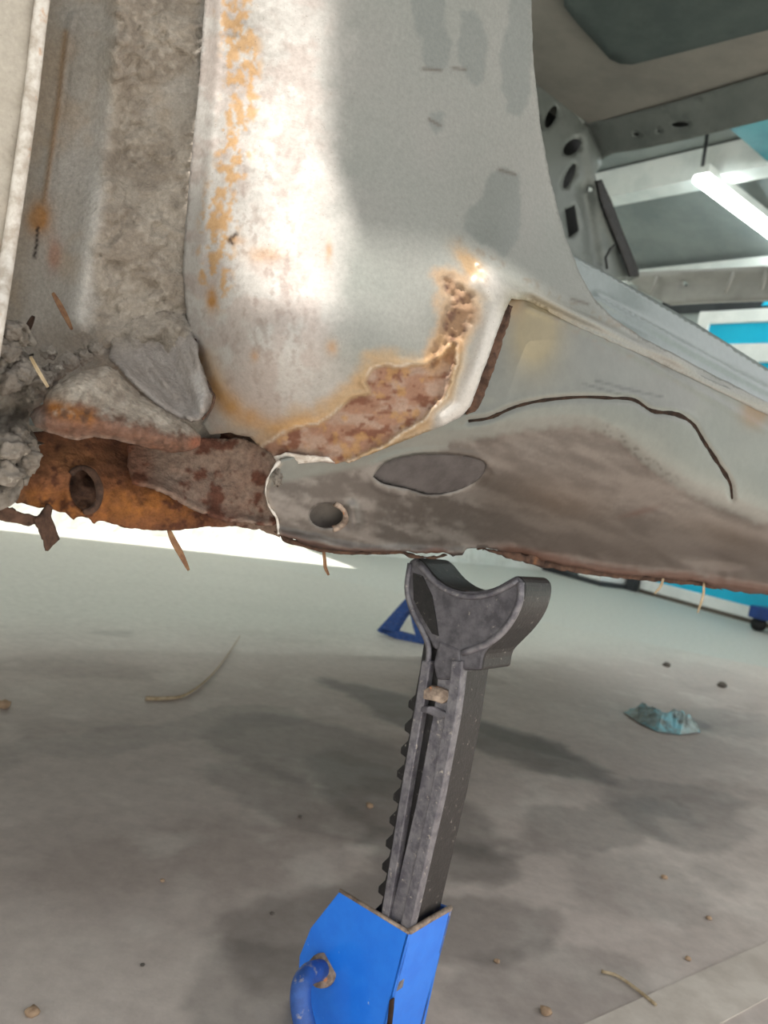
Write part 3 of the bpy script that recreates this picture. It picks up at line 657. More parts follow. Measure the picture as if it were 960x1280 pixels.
def C_paint(u, v):
    n = fbm(u, v, 28, 111, 5); nf = fbm(u, v, 8, 113, 4); nb = fbm(u, v, 80, 115, 4)
    c = lerp(flat(u, 'a19c96'), flat(u, '938d85'), n)
    c = lerp(c, flat(u, '9c8b78'), sstep(0.5, 0.7, nb) * 0.6)
    c = lerp(c, flat(u, 'b9b5b0'), np.exp(-(seg_dist(u, v, RIDGE) / 13.0) ** 2) * 0.8)
    m = mudmask(u, v)
    md = lerp(flat(u, '9c9388'), flat(u, '8b8176'), sstep(0.4, 0.6, fbm(u, v, 40, 117, 5)))
    md = lerp(md, flat(u, 'aaa196'), sstep(0.55, 0.7, nf) * 0.6)
    c = lerp(c, md, m)
    c = lerp(c, flat(u, '9a6a35'), np.clip(1.3 * blob(u, v, 48, 272, 15, 20) * (0.4 + n), 0, 0.9))
    c = lerp(c, flat(u, '8a6a48'), np.exp(-(seg_dist(u, v, [(82, 40), (70, 150), (55, 250)]) / 3.5) ** 2) * 0.7)
    c = lerp(c, flat(u, '7d7060'), sstep(95, 60, u + 0.12 * v) * 0.5)
    c = lerp(c, flat(u, '96604a'), np.clip(blob(u, v, 68, 318, 8, 20) * (n + 0.2), 0, 0.5))
    k = np.exp(-(seg_dist(u, v, [(47, 285), (46, 303), (43, 322)]) / 1.7) ** 2); c = lerp(c, flat(u, '241c18'), np.clip(k * 1.2, 0, 1))
    low = sstep(395, 425, v + 20 * (n - 0.5)); c = lerp(c, flat(u, '7f776e'), low * 0.7)
    return rgba(c, np.full(len(u), 0.85))
panel('wheelhouse_panel', C_out, lambda u, v: at_p(u, v, C_p(u, v)), 'mud_coat', car, 3.6, paint=C_paint, thick=0.002)['label'] = 'inner wheelhouse wall crusted with dry grey mud'
# door/fender edge at the far left, skin stretched out of view to block sun
Dp = lambda u, v: 0.404 - 0.022 * sstep(300, 420, v) + 0 * u
D_out = [(-1100, -3200), (560, -3200), (168, -700), (78, -160), (55, 0), (42, 110), (28, 210), (14, 310), (0, 400), (-20, 520), (-40, 600), (-1100, 600)]
def D_paint(u, v):
    n = fbm(u, v, 30, 121, 5); c = lerp(flat(u, 'a9a297'), flat(u, '9c9488'), n)
    c = lerp(c, flat(u, '8e6a44'), sstep(0.56, 0.66, fbm(u, v, 14, 123, 4)) * sstep(150, 330, v) * 0.7)
    return rgba(c, np.full(len(u), 0.6))
fe = panel('fender_skin', D_out, lambda u, v: at_p(u, v, Dp(u, v)), 'weathered_paint', car, 26, paint=D_paint, thick=0.0015)
EDGE = smooth_line([(560, -3200), (168, -700), (78, -160), (53, 0), (40, 110), (27, 205), (13, 300), (-2, 395), (-22, 520)], 10)
et = tube('fender_edge', at_p(EDGE[:, 0], EDGE[:, 1], Dp(EDGE[:, 0], EDGE[:, 1]) - 0.001), 0.0032, 'pale_paint_edge', car, 10)

# folded seam of the wheelhouse (grey, torn at its right edge)
E_out = [(136, 446), (142, 420), (165, 398), (205, 388), (232, 392), (243, 424), (250, 450), (258, 472), (266, 492), (264, 508), (254, 522), (240, 526), (226, 520), (205, 508), (185, 492), (165, 472), (150, 456)]
E_tps = TPS([(136, 446, .43), (175, 420, .447), (228, 402, .442), (243, 424, .428), (262, 490, .405), (250, 520, .40), (205, 508, .405), (165, 472, .418), (205, 450, .436), (232, 470, .422), (190, 460, .432), (220, 500, .414)])
def E_p(u, v):
    p = E_tps(u, v)
    p = p - 0.007 * np.exp(-(seg_dist(u, v, [(244, 428), (248, 460), (256, 490), (252, 512)]) / 7.0) ** 2)
    p = p - 0.004 * np.exp(-(seg_dist(u, v, [(148, 452), (180, 485), (215, 512), (240, 524)]) / 5.0) ** 2)
    p = p + 0.005 * np.exp(-(seg_dist(u, v, [(160, 440), (195, 480), (232, 512)]) / 7.0) ** 2)
    k = sstep(400, 455, v + 0.35 * (u - 190)); 
    for ln, a in (([(215, 400), (236, 460), (251, 508)], 1), ([(196, 412), (222, 470), (244, 515)], -1), ([(172, 428), (206, 480), (238, 520)], 1), ([(150, 446), (186, 490), (228, 520)], -1)):
        p = p - a * 0.0035 * np.exp(-(seg_dist(u, v, ln) / 5.0) ** 2)
    p = C_p(u, v) * (1 - k) + p * k - 0.0003 - 0.0009 * k
    return p + 0.003 * (fbm(u, v, 12, 131, 5) - 0.5)
def E_paint(u, v):
    n = fbm(u, v, 16, 133, 5); c = lerp(flat(u, '9a948f'), flat(u, '837b75'), n)
    c = lerp(c, flat(u, 'b5b1ae'), np.exp(-(seg_dist(u, v, [(246, 470), (252, 495), (248, 515)]) / 6.0) ** 2) * 0.6)
    k = sstep(400, 440, v + 0.35 * (u - 190) + 14 * (n - 0.5)); c = lerp(C_paint(u, v)[:, :3], c, k)
    return rgba(c, np.full(len(u), 0.8))
panel('folded_seam', E_out, lambda u, v: at_p(u, v, E_p(u, v)), 'mud_coat', car, 3, paint=E_paint, thick=0.002, rag=1.0)['label'] = 'grey folded seam flange'
TE = smooth_line([(243, 424), (246, 445), (252, 465), (261, 484), (267, 497), (262, 512), (252, 524)], 5)
tube('torn_edge', at_p(TE[:, 0] + 1, TE[:, 1], E_tps(TE[:, 0], TE[:, 1]) - 0.004), list(0.0003 + 0.0008 * fbm(TE[:, 0], TE[:, 1], 6, 4, 2)), 'rust', car, 6)

TONE = 0.80
# rust channel below (tube-like inner sill), with a hole and a curled upper sheet
HOLE = [(105 + 18 * math.cos(a) + 3 * math.sin(a), 612 + 26 * math.sin(a)) for a in np.linspace(0, 2 * math.pi, 28)[:-1]]
G_out = [(-20, 560), (40, 540), (120, 535), (200, 540), (262, 535), (320, 545), (350, 570), (342, 590), (335, 615), (345, 648), (350, 672), (330, 664), (300, 659), (262, 658), (225, 663), (190, 663), (165, 661), (140, 655), (124, 651), (118, 655), (113, 648), (98, 646), (92, 650), (84, 643), (66, 637), (58, 636), (45, 634), (18, 627), (0, 622), (-20, 618)]
G_tps = TPS([(-20, 560, .43), (-20, 618, .43), (40, 545, .445), (40, 590, .43), (30, 625, .432), (110, 545, .45), (80, 590, .428), (110, 612, .428), (100, 645, .435), (150, 570, .445), (150, 610, .432), (150, 655, .436), (200, 545, .45), (200, 600, .436), (215, 630, .428), (215, 660, .435),
             (270, 550, .44), (280, 600, .436), (280, 655, .43), (340, 580, .415), (335, 620, .42), (346, 665, .416)])
def G_p(u, v):
    p = G_tps(u, v)
    e = np.hypot((u - 105) / 18.0, (v - 612) / 26.0)
    p = p - 0.006 * np.exp(-((e - 1.15) / 0.18) ** 2) * (0.4 + 0.6 * sstep(85, 120, u))
    p = p + 0.010 * np.exp(-(seg_dist(u, v, [(70, 635), (90, 600), (108, 575)]) / 8.0) ** 2) * 0.5
    return p + 0.006 * (fbm(u, v, 18, 141, 5) - 0.5)
def G_paint(u, v):
    n = fbm(u, v, 20, 143, 5); nf = fbm(u, v, 7, 145, 4)
    c = lerp(flat(u, '7a4f38'), flat(u, '5a3a2c'), sstep(0.35, 0.65, n))
    oc = np.exp(-((v - (632 - 0.0 * u)) / 26.0) ** 2) * sstep(290, 200, u)
    c = lerp(c, flat(u, '9c6532'), np.clip(oc * (0.3 + 1.1 * (nf - 0.15)), 0, 0.95))
    c = lerp(c, flat(u, '9b6a45'), np.clip(blob(u, v, 90, 575, 50, 22) * (n + 0.1), 0, 0.7))
    c = lerp(c, flat(u, '857468'), sstep(260, 320, u) * 0.8)
    c = lerp(c, flat(u, '4a2b20'), sstep(0.60, 0.68, fbm(u, v, 14, 147, 4)) * 0.8)
    c = lerp(c, flat(u, '6f665d'), sstep(40, 0, u) * 0.8)
    return rgba(c, np.full(len(u), 0.9))
panel('rusted_channel', G_out, lambda u, v: at_p(u, v, G_p(u, v)), 'rusted_steel', car, 3.2, holes=[HOLE], paint=G_paint, thick=0.002, rag=2.0)['label'] = 'orange-brown rusted inner sill channel with a round hole'
panel('channel_back', [(70, 570), (145, 570), (145, 640), (104, 642), (75, 630)], lambda u, v: at_p(u, v, 0.462 + 0.012 * (fbm(u, v, 16, 9, 4) - .5)), 'rust', car, 4, thick=0.002)
HR = np.array([(105 + 19.5 * math.cos(a) + 3 * math.sin(a), 612 + 27.5 * math.sin(a)) for a in np.linspace(-2.3, 1.7, 24)])
tube('hole_rim', at_p(HR[:, 0], HR[:, 1], G_p(HR[:, 0], HR[:, 1]) - 0.001), list(0.0014 + 0.0010 * fbm(HR[:, 0], HR[:, 1], 8, 4, 2)), 'rust', car, 8)
G2_out = [(160, 556), (200, 552), (250, 548), (300, 548), (340, 562), (350, 572), (340, 590), (333, 612), (338, 634), (346, 650), (338, 654), (312, 654), (284, 648), (262, 643), (240, 633), (222, 622), (204, 612), (185, 606), (168, 601), (162, 580)]
def G2_p(u, v):
    p = G_tps(u, v) - 0.011
    yl = np.interp(u, [168, 204, 240, 262, 284, 330], [600, 611, 632, 642, 648, 654])
    p = p - 0.006 * np.exp(-((v - yl) / 6.0) ** 2)
    return p + 0.006 * (fbm(u, v, 18, 141, 5) - 0.5)
def G2_paint(u, v):
    n = fbm(u, v, 20, 153, 5); c = lerp(flat(u, '84685a'), flat(u, '8d7d71'), n)
    c = lerp(c, flat(u, '5c3324'), sstep(0.55, 0.64, fbm(u, v, 18, 155, 4)) * 0.85)
    c = lerp(c, flat(u, '6d4431'), sstep(215, 165, u) * 0.7)
    return rgba(c, np.full(len(u), 0.88))
panel('curled_sheet', G2_out, lambda u, v: at_p(u, v, G2_p(u, v)), 'rusted_steel', car, 3.2, paint=G2_paint, thick=0.0025, rag=1.6)['label'] = 'brown corroded sheet with a curled lower edge'
# torn strips hanging at the lower left
panel('rust_strip', [(-20, 622), (10, 634), (20, 638), (34, 643), (46, 645), (52, 650), (44, 655), (36, 658), (24, 655), (0, 650), (-20, 646)], lambda u, v: at_p(u, v, .425 + .006 * (fbm(u, v, 12, 3, 3) - .5)), 'rust', car, 3, thick=0.002, rag=1.5)
panel('rust_flake', [(62, 630), (54, 642), (46, 650), (49, 660), (55, 674), (60, 689), (66, 682), (75, 674), (71, 664), (68, 655), (64, 645), (66, 634)], lambda u, v: at_p(u, v, .428 + .0004 * (u - 60) + .004 * (fbm(u, v, 12, 6, 3) - .5)), 'rust', car, 3, thick=0.0018, rag=0.6)['label'] = 'torn rust flake hanging down'
panel('lower_plate', [(-60, 590), (0, 585), (30, 600), (22, 625), (14, 632), (0, 638), (-60, 640)], lambda u, v: at_p(u, v, .418 + .01 * (fbm(u, v, 16, 4, 4) - .5)), 'mud', car, 4, thick=0.002, rag=2)
# bracket flap
F_out = [(37, 520), (42, 511), (54, 505), (56, 494), (66, 483), (90, 470), (112, 460), (133, 457), (148, 463), (160, 478), (176, 494), (195, 506), (218, 520), (240, 533), (251, 545), (250, 557), (236, 564), (214, 566), (190, 561), (165, 555), (140, 549), (118, 546), (95, 550), (78, 546), (58, 540), (44, 533)]
F_tps = TPS([(37, 520, .405), (60, 490, .40), (133, 457, .41), (176, 494, .402), (250, 550, .385), (190, 561, .382), (118, 546, .385), (58, 540, .392), (110, 505, .388), (170, 530, .384)])
def F_p(u, v):
    p = F_tps(u, v) + 0.004 * (fbm(u, v, 14, 161, 5) - 0.5)
    p = p + 0.006 * np.exp(-(seg_dist(u, v, F_out, True) / 6.0) ** 2) - 0.006 * np.exp(-(seg_dist(u, v, [(60, 522), (110, 524), (170, 538), (235, 552)]) / 14.0) ** 2) + 0.005 * (fbm(u, v, 30, 162, 3) - 0.5)
    return p
def F_paint(u, v):
    n = fbm(u, v, 18, 163, 5); nf = fbm(u, v, 7, 165, 4)
    yb = np.interp(u, [40, 80, 133, 180, 250], [500, 505, 515, 528, 545]) + 26 * (n - 0.5) + 22 * (nf - 0.5)
    c = lerp(flat(u, 'a39a8e'), flat(u, '93877a'), n)
    k = sstep(-6, 10, v - yb); c = lerp(c, lerp(flat(u, '7f6457'), flat(u, '6d4a38'), nf), k)
    c = lerp(c, flat(u, '9a6128'), np.clip(np.exp(-(seg_dist(u, v, [(65, 508), (85, 514), (110, 520)]) / 10.0) ** 2) * (0.3 + n), 0, 0.95))
    c = lerp(c, flat(u, '5a4235'), sstep(0.56, 0.66, fbm(u, v, 9, 167, 4)) * (0.25 + 0.5 * k))
    c = lerp(c, flat(u, 'b8afa3'), sstep(0.55, 0.65, fbm(u, v, 12, 168, 4)) * (1 - k) * 0.6)
    c = lerp(c, flat(u, '96604a'), np.clip(blob(u, v, 245, 552, 8, 7) * 1.2, 0, 0.9))
    c = lerp(c, flat(u, '8d817a'), np.clip(blob(u, v, 44, 522, 10, 12) * 1.2, 0, 1) * 0.8)
    c = lerp(c, flat(u, 'a8978a'), np.exp(-(seg_dist(u, v, F_out[19:], False) / 3.0) ** 2) * 0.45)
    return rgba(c, np.full(len(u), 0.9))
panel('bracket_flap', F_out, lambda u, v: at_p(u, v, F_p(u, v)), 'rusted_steel', car, 3, paint=F_paint, thick=0.004, rag=1.2)['label'] = 'pale bracket flap with a rusty lower half'

# mud packed into the corner at the far left
M_out = [(-60, 400), (0, 404), (18, 401), (34, 406), (38, 420), (30, 436), (40, 452), (58, 462), (80, 470), (64, 484), (54, 496), (50, 508), (38, 518), (36, 532), (46, 548), (50, 566), (50, 582), (38, 596), (20, 608), (0, 616), (-60, 620)]
def M_p(u, v): return 0.425 - 0.00015 * (60 - u) - 0.030 * (fbm(u, v, 22, 171, 5) - 0.4) - 0.006 * (fbm(u, v, 7, 173, 3) - .5) + 0.018 * blob(u, v, 20, 515, 40, 16)
def M_paint(u, v):
    n = fbm(u, v, 16, 175, 5); c = lerp(flat(u, '7f776e'), flat(u, '9c958b'), sstep(0.35, 0.65, n))
    return rgba(c, np.full(len(u), 1.0))
panel('mud_crust', M_out, lambda u, v: at_p(u, v, M_p(u, v)), 'mud_coat', car, 3, paint=M_paint, thick=0.004, rag=3)['label'] = 'lumpy dry grey mud packed in the corner'
for i, (u, v, r, p) in enumerate(((14, 414, 10, .408), (26, 424, 7, .41), (8, 438, 12, .41), (28, 466, 11, .412), (50, 474, 10, .414), (8, 476, 13, .41), (12, 560, 15, .405), (33, 572, 11, .408), (8, 590, 13, .406), (36, 556, 8, .41), (24, 543, 9, .41), (70, 464, 8, .425), (86, 452, 9, .435), (104, 446, 8, .437), (60, 440, 7, .44), (120, 436, 7, .44))):
    loc = at_p(np.array(float(u)), np.array(float(v)), p); q = float((loc - CAM) @ fwd)
    ico('mud_clump', loc, 1.35 * r * q / F, 'mud', car, 4, 0.42, 1.7, (1, 1, 0.9), seed=i + 1)

# ---------------------------------------------------------------- inner sill seen through the doorway
J_out = [(700, 308), (716, 318), (760, 342), (800, 364), (870, 404), (962, 462), (1040, 505), (1250, 617), (1250, 665), (1040, 570), (962, 520), (880, 478), (800, 440), (740, 405), (690, 340)]
def J_p(u, v): return TPS([(700, 308, .47), (716, 318, .468), (800, 364, .468), (962, 462, .468), (740, 385, .462), (800, 425, .45), (880, 465, .45), (962, 500, .45), (1040, 505, .468), (1040, 570, .44), (1250, 617, .468), (1250, 665, .45), (690, 340, .465)])(u, v) - 0.004 * np.exp(-(seg_dist(u, v, [(745, 372), (800, 402), (880, 446), (1000, 510)]) / 4.0) ** 2)
def J_paint(u, v):
    n = fbm(u, v, 40, 181, 4); c = lerp(flat(u, '7c8685'), flat(u, '8a9392'), n); return rgba(c, np.full(len(u), 0.28))
panel('inner_sill', J_out, lambda u, v: at_p(u, v, J_p(u, v)), 'silver_paint', car, 5, paint=J_paint, thick=0.002)['label'] = 'smooth silver inner sill flange'
box_sp('floor_pan', -0.9, 2.2, 0.47, 1.60, 0.470, 0.485, 'car_inner_paint', car)
box_sp('far_sill', -0.9, 2.3, 1.58, 1.68, 0.44, 0.62, 'car_inner_paint', car, 0.01)
box_sp('bulkhead', -0.06, -0.03, 0.55, 1.60, 0.50, 1.15, 'car_inner_paint', car)
box_sp('engine_bay_side', -0.9, 0.0, 1.50, 1.60, 0.5, 1.1, 'car_inner_paint', car)

# roof, header, far pillar, cowl
PT = (1.6, 1.63)
FP_out = [(600, 10), (666, 80), (735, 155), (752, 186), (752, 206), (744, 218), (746, 228), (757, 252), (770, 290), (796, 338), (797, 346), (790, 350), (765, 352), (730, 345), (640, 310), (600, 200)]
def slot(cx, cy, a, b, rot):
    return [(cx + a * math.cos(t) * math.cos(rot) - b * math.sin(t) * math.sin(rot), cy + a * math.cos(t) * math.sin(rot) + b * math.sin(t) * math.cos(rot)) for t in np.linspace(0, 2 * math.pi, 15)[:-1]]
SL = [slot(689, 146, 15, 6, -1.15), slot(715, 184, 13, 8, -0.75), slot(712, 220, 17, 5, -1.15), slot(737, 237, 4, 3, 0), [(706, 262), (719, 256), (724, 288), (711, 298)]]
fpp = lambda u, v: 1.60 + 0.02 * np.exp(-(seg_dist(u, v, [(728, 240), (745, 330)]) / 8.0) ** 2) - 0.02 * np.exp(-(seg_dist(u, v, [(735, 165), (745, 222), (775, 300)]) / 10.0) ** 2)
panel('far_pillar', FP_out, lambda u, v: at_p(u, v, fpp(u, v)), 'car_inner_paint', car, 6, holes=SL, thick=0.003)['label'] = 'far inner pillar with dark slots'
panel('pillar_backing', [(640, 60), (660, 85), (740, 190), (735, 240), (735, 310), (660, 310)], lambda u, v: at_p(u, v, 1.66 + 0 * u), 'dark_rubber', car, 12, thick=0.004)
panel('pillar_trim', [(746, 226), (752, 224), (764, 250), (779, 290), (798, 336), (799, 346), (788, 346), (778, 318), (764, 284), (752, 252)], lambda u, v: at_p(u, v, 1.575 + 0 * u), 'dark_rubber', car, 4, thick=0.006)['label'] = 'dark rubber edge strip'
tube('wiring', at_p(*np.array([(759, 336), (757, 322), (763, 311), (769, 306)], float).T, 1.56), 0.004, 'dark_rubber', car, 6)
WSn = D_ + 1.3 * ZV; WSc = 1.72 + 1.3 * 1.62
Hd = [(728, 150), (735, 155), (760, 153), (850, 130), (962, 97), (1100, 55), (1100, 110), (962, 149), (860, 174), (800, 187), (765, 192), (752, 200), (746, 214), (738, 200)]
HSL = [slot(850, 156, 11, 3.5, -0.05), slot(795, 168, 3.5, 2.2, 0), slot(823, 164, 1.8, 1.5, 0)]
def hpos(u, v):
    P = at_plane(u, v, WSn, WSc); k = np.exp(-(seg_dist(u, v, [(735, 157), (760, 155), (850, 132), (1100, 57)]) / 5.0) ** 2)
    return P + np.outer(k, -0.015 * D_)
panel('roof_header', Hd, hpos, 'car_inner_paint', car, 6, holes=HSL, thick=0.003)['label'] = 'silver roof header with slots'
panel('header_backing', [(760, 160), (1000, 95), (1000, 130), (760, 185)], lambda u, v: at_plane(u, v, WSn, WSc + 0.04), 'dark_rubber', car, 14, thick=0.003)
RZ = 1.640
rf = [spz(1.76, 1.66, RZ - 0.02), spz(1.76, 0.42, RZ - 0.02), spz(-0.2, 0.42, RZ + 0.03), spz(-0.2, 1.66, RZ + 0.03)]
prism('roof', rf, ZV * 0.012, 'roof_underside', car)['label'] = 'brownish grey underside of the roof'
def rpos(u, v): return at_z(u, v, RZ - 0.035)
panel('damping_pad', [(700, -60), (705, 8), (722, 30), (745, 55), (762, 74), (775, 80), (790, 81), (850, 66), (962, 37), (1060, 8), (1060, -120), (700, -120)], rpos, 'damping_pad', car, 14, thick=0.006)['label'] = 'dark grey pad under the roof'
cw_out = [(780, 344), (797, 343), (880, 339), (962, 335), (1100, 328), (1100, 366), (962, 374), (880, 377), (835, 380), (805, 366)]
cow = panel('cowl_beam', cw_out, lambda u, v: at_s(u, v, 2.28) + np.outer(np.exp(-(seg_dist(u, v, [(797, 346), (1100, 332)]) / 6.0) ** 2), -0.03 * D_), 'cowl_paint', car, 6, holes=[slot(856, 355, 4, 3, 0)], thick=0.02)
cow['label'] = 'pale cross beam below the windscreen opening'
for (a, b) in (((822, 346), (812, 368)), ((918, 340), (906, 366)), ((958, 338), (952, 362))):
    tube('cowl_rib', at_s(*np.array([a, b], float).T, 2.255), 0.006, 'cowl_paint', car, 6)

# ================================================================ JACK STAND under the sill
PSI = math.radians(38)
EX = np.array([math.cos(PSI), -math.sin(PSI), 0]); EY = np.array([math.sin(PSI), math.cos(PSI), 0])
jp0 = at_y(np.array(575.0), np.array(800.0), np.array(0.535)); JC = float(jp0 @ EY)
def jf(px, off=0.0): return [at_plane(np.array(float(u)), np.array(float(v)), EY, JC + off) for u, v in px]
foot = jp0 + EY * 0.02; jack = empty('jack_stand', (foot[0], foot[1], 0.0), 'jack stand with blue base and black ratchet bar under the sill', 'jack stand')
HEAD = list(smooth_line([(512, 700), (520, 697), (530, 704), (545, 722), (565, 735), (590, 739), (615, 735), (636, 724), (646, 720), (655, 728), (655, 745), (648, 766), (635, 786), (618, 804), (606, 818), (602, 838)], 3)) + \
       [(577, 838), (572, 822), (560, 812)] + list(smooth_line([(542, 812), (534, 796), (520, 780), (511, 758), (506, 735), (507, 712)], 3))
hd = prism('saddle', jf(HEAD), EY * 0.042, 'cast_iron', jack, 0.0022); hd.data.materials.append(MATS['black_enamel'])
for f_ in hd.data.polygons:
    if f_.normal.dot(Vector(-EY)) < 0.5 and f_.normal.dot(Vector(EX)) > -0.2: f_.material_index = 1
hd['label'] = 'forked black saddle with rusty notch'
RIM = [(533, 706), (548, 727), (566, 741), (590, 746), (616, 741), (640, 729)]
# raised rims on the saddle face
def face_bar(name, line, w, h, mat, off=0.0):
    L = smooth_line(line, 4); return tube(name, np.array(jf(L, off)), w, mat, jack, 6, flat=1.0)
face_bar('saddle_rim', [(513, 704), (509, 735), (515, 762), (528, 788), (536, 810), (534, 840)], 0.0022, 0, 'worn_iron')
face_bar('saddle_rim', [(651, 728), (650, 750), (641, 772), (626, 792), (606, 806), (578, 816)], 0.0026, 0, 'worn_iron')
face_bar('saddle_rim', [(522, 703), (545, 729), (568, 742), (592, 746), (618, 741), (648, 726)], 0.0022, 0, 'worn_iron')
# rusty wear in the notch
nl = smooth_line([(518, 701), (532, 709), (548, 727), (568, 738), (588, 741)], 4)
NV = []
for k in (0.003, 0.039):
    NV += [q - np.array([0, 0, -0.0012]) for q in jf(nl, k)]
mN = len(nl); solid(mesh_py('worn_notch', NV, [(i, i + 1, mN + i + 1, mN + i) for i in range(mN - 1)], 'notch_rust', jack, True), 0.001)
# web of the head (recessed channel look): dark groove strips
prism('saddle_groove', jf([(516, 716), (528, 720), (540, 745), (545, 775), (548, 795), (540, 792), (528, 772), (517, 750)], -0.0006), EY * 0.004, 'black_enamel', jack)
# bar
BAR_L = [(541, 800), (530, 860), (524, 880), (498, 1020), (474, 1140), (470, 1180)]; 
bl = lambda v: np.interp(v, [800, 860, 1000, 1150, 1300], [530, 521, 498, 474, 450])
br = lambda v: np.interp(v, [800, 838, 900, 1000, 1165, 1300], [580, 579, 570, 551, 513, 483])
left = []; v = 868.0
pts_l = []
while v < 1190:                       # ratchet teeth down the left edge
    pts_l += [(bl(v) - 1, v), (bl(v + 8) - 8, v + 8), (bl(v + 15) - 7.5, v + 16), (bl(v + 19) - 0.5, v + 21)]; v += 29
BAR = [(bl(800), 800)] + [(bl(840), 840)] + pts_l + [(bl(1260), 1260), (br(1260), 1260), (br(1165), 1165), (br(1000), 1000), (br(900), 900), (br(838), 838), (br(800), 800)]
rb_ = prism('ratchet_bar', jf(BAR, 0.004), EY * 0.036, 'black_enamel', jack, 0.0008)
rb_.data.materials.append(MATS['worn_iron'])
for f_ in rb_.data.polygons:
    if f_.normal.dot(Vector(EX)) < -0.1: f_.material_index = 1
rb_['label'] = 'black ratchet bar with teeth down one side'
# front flanges and ribs of the bar (leaving dark channel between)
def strip(name, la, lb, mat, off=-0.002, th=0.008):
    return prism(name, jf(list(la) + list(lb)[::-1], off), EY * th, mat, jack, 0.0008)
vv_ = np.array([826, 868, 900, 1000, 1100, 1170, 1240.0])
strip('bar_flange', [(bl(a) + 1, a) for a in vv_], [(bl(a) + 12 - 0.002 * (a - 820), a) for a in vv_], 'worn_iron')
strip('bar_flange', [(br(a) - 15, a) for a in vv_], [(br(a) - 1, a) for a in vv_], 'worn_iron')
strip('bar_web', [(br(a) - 30, a) for a in vv_], [(br(a) - 14, a) for a in vv_], 'worn_iron', 0.001, 0.006)
prism('bar_bridge', jf([(529, 862), (538, 857), (552, 860), (561, 866), (561, 874), (552, 880), (540, 876), (528, 874)], -0.0022), EY * 0.006, 'scraped_steel', jack, 0.001)['label'] = 'worn tan cross rib'
prism('bar_bridge', jf([(526, 882), (540, 884), (556, 890), (560, 897), (548, 899), (536, 893), (524, 890)], -0.0022), EY * 0.006, 'cast_iron', jack, 0.001)
# web of the head filling
prism('saddle_boss', jf([(548, 800), (575, 812), (577, 838), (562, 850), (545, 850), (541, 830)], -0.001), EY * 0.02, 'cast_iron', jack, 0.002)
# base: welded sheet tower, legs flaring to the floor
TOWF = [(425, 1113), (512, 1166), (497, 1225), (470, 1330), (380, 1330), (371, 1250), (374, 1195), (388, 1160)]
fp = jf(TOWF, -0.004)
prism('base_plate', fp, EY * 0.003, 'blue_enamel', jack, 0.0008)['label'] = 'bright blue welded front plate'
br_top = [(512, 1166), (497, 1225), (470, 1330)]
q = jf(br_top, -0.004)
rt = [q[0], q[0] + EY * 0.054 + EX * 0.0, q[1] + EY * 0.056, q[2] + EY * 0.062, q[2], q[1]]
prism('base_side', [q[0], q[0] + EY * 0.052, q[1] + EY * 0.054, q[2] + EY * 0.060, q[2], q[1]], -EX * 0.003, 'blue_enamel', jack, 0.0008)['label'] = 'darker blue side plate'
bk = [a + EY * 0.052 for a in jf([(450, 1140), (512, 1166), (497, 1225), (470, 1330), (400, 1330)], -0.004)]
prism('base_plate', bk, EY * 0.003, 'worn_blue_enamel', jack)
rim = jf([(512, 1166)], -0.004)[0]
tube('weld_bead', [rim + ZV * 0.001, rim + EY * 0.026 + ZV * 0.0015, rim + EY * 0.052 + ZV * 0.001], 0.0022, 'scraped_steel', jack, 6)
a0, a1 = jf([(425, 1113), (512, 1166)], -0.003); tube('plate_edge', [a0, a1], 0.0016, 'scraped_steel', jack, 6)
prism('inner_guide', jf([(428, 1116), (470, 1142), (470, 1200), (428, 1200)], 0.022), EY * 0.003, 'scraped_steel', jack)
# legs down to the floor
cz = jf([(425, 1280)], 0.02)[0][2]
ctr = jf([(430, 1300)], 0.024)[0]
for sx, sy in ((-1, -1), (1, -1), (1, 1), (-1, 1)):
    top = ctr + EX * 0.028 * sx + EY * 0.026 * sy; top[2] = cz - 0.035
    bot = np.array([ctr[0], ctr[1], 0.0]) + EX * 0.10 * sx + EY * 0.10 * sy
    w = EX * (-0.045 * sx); h = EY * (-0.045 * sy)
    prism('leg', [top, top + w * 0.6, bot + w], EY * 0.003 * -sy, 'blue_enamel', jack) if False else None
    V = [top, top + w * 0.55, bot + w, bot, top + h * 0.55, bot + h]
    lo = mesh_py('leg', V, [(0, 1, 2, 3), (0, 3, 5, 4)], 'blue_enamel', jack); solid(lo, 0.003, 0)
# handle: bent rod welded to the plate
w0 = jf([(402, 1213)], -0.006)[0]
def jo(u, v, off): return jf([(u, v)], off)[0]
hl = smooth_line([jo(408, 1212, 0.0), jo(398, 1213, -0.010), jo(385, 1218, -0.024), jo(377, 1232, -0.034), jo(376, 1256, -0.036), jo(382, 1285, -0.034), jo(392, 1320, -0.030)], 8)
tube('handle', hl, 0.0075, 'worn_blue_enamel', jack, 14)['label'] = 'bent blue release handle'
tube('handle_washer', [jo(404, 1213, -0.0045), jo(402, 1213, -0.0085)], 0.0115, 'scraped_steel', jack, 20)
prism('weld_spatter', jf([(486, 1250), (491, 1248), (490, 1262), (487, 1290), (482, 1290)], -0.0065), EY * 0.003, 'dark_gap', jack, 0.001)

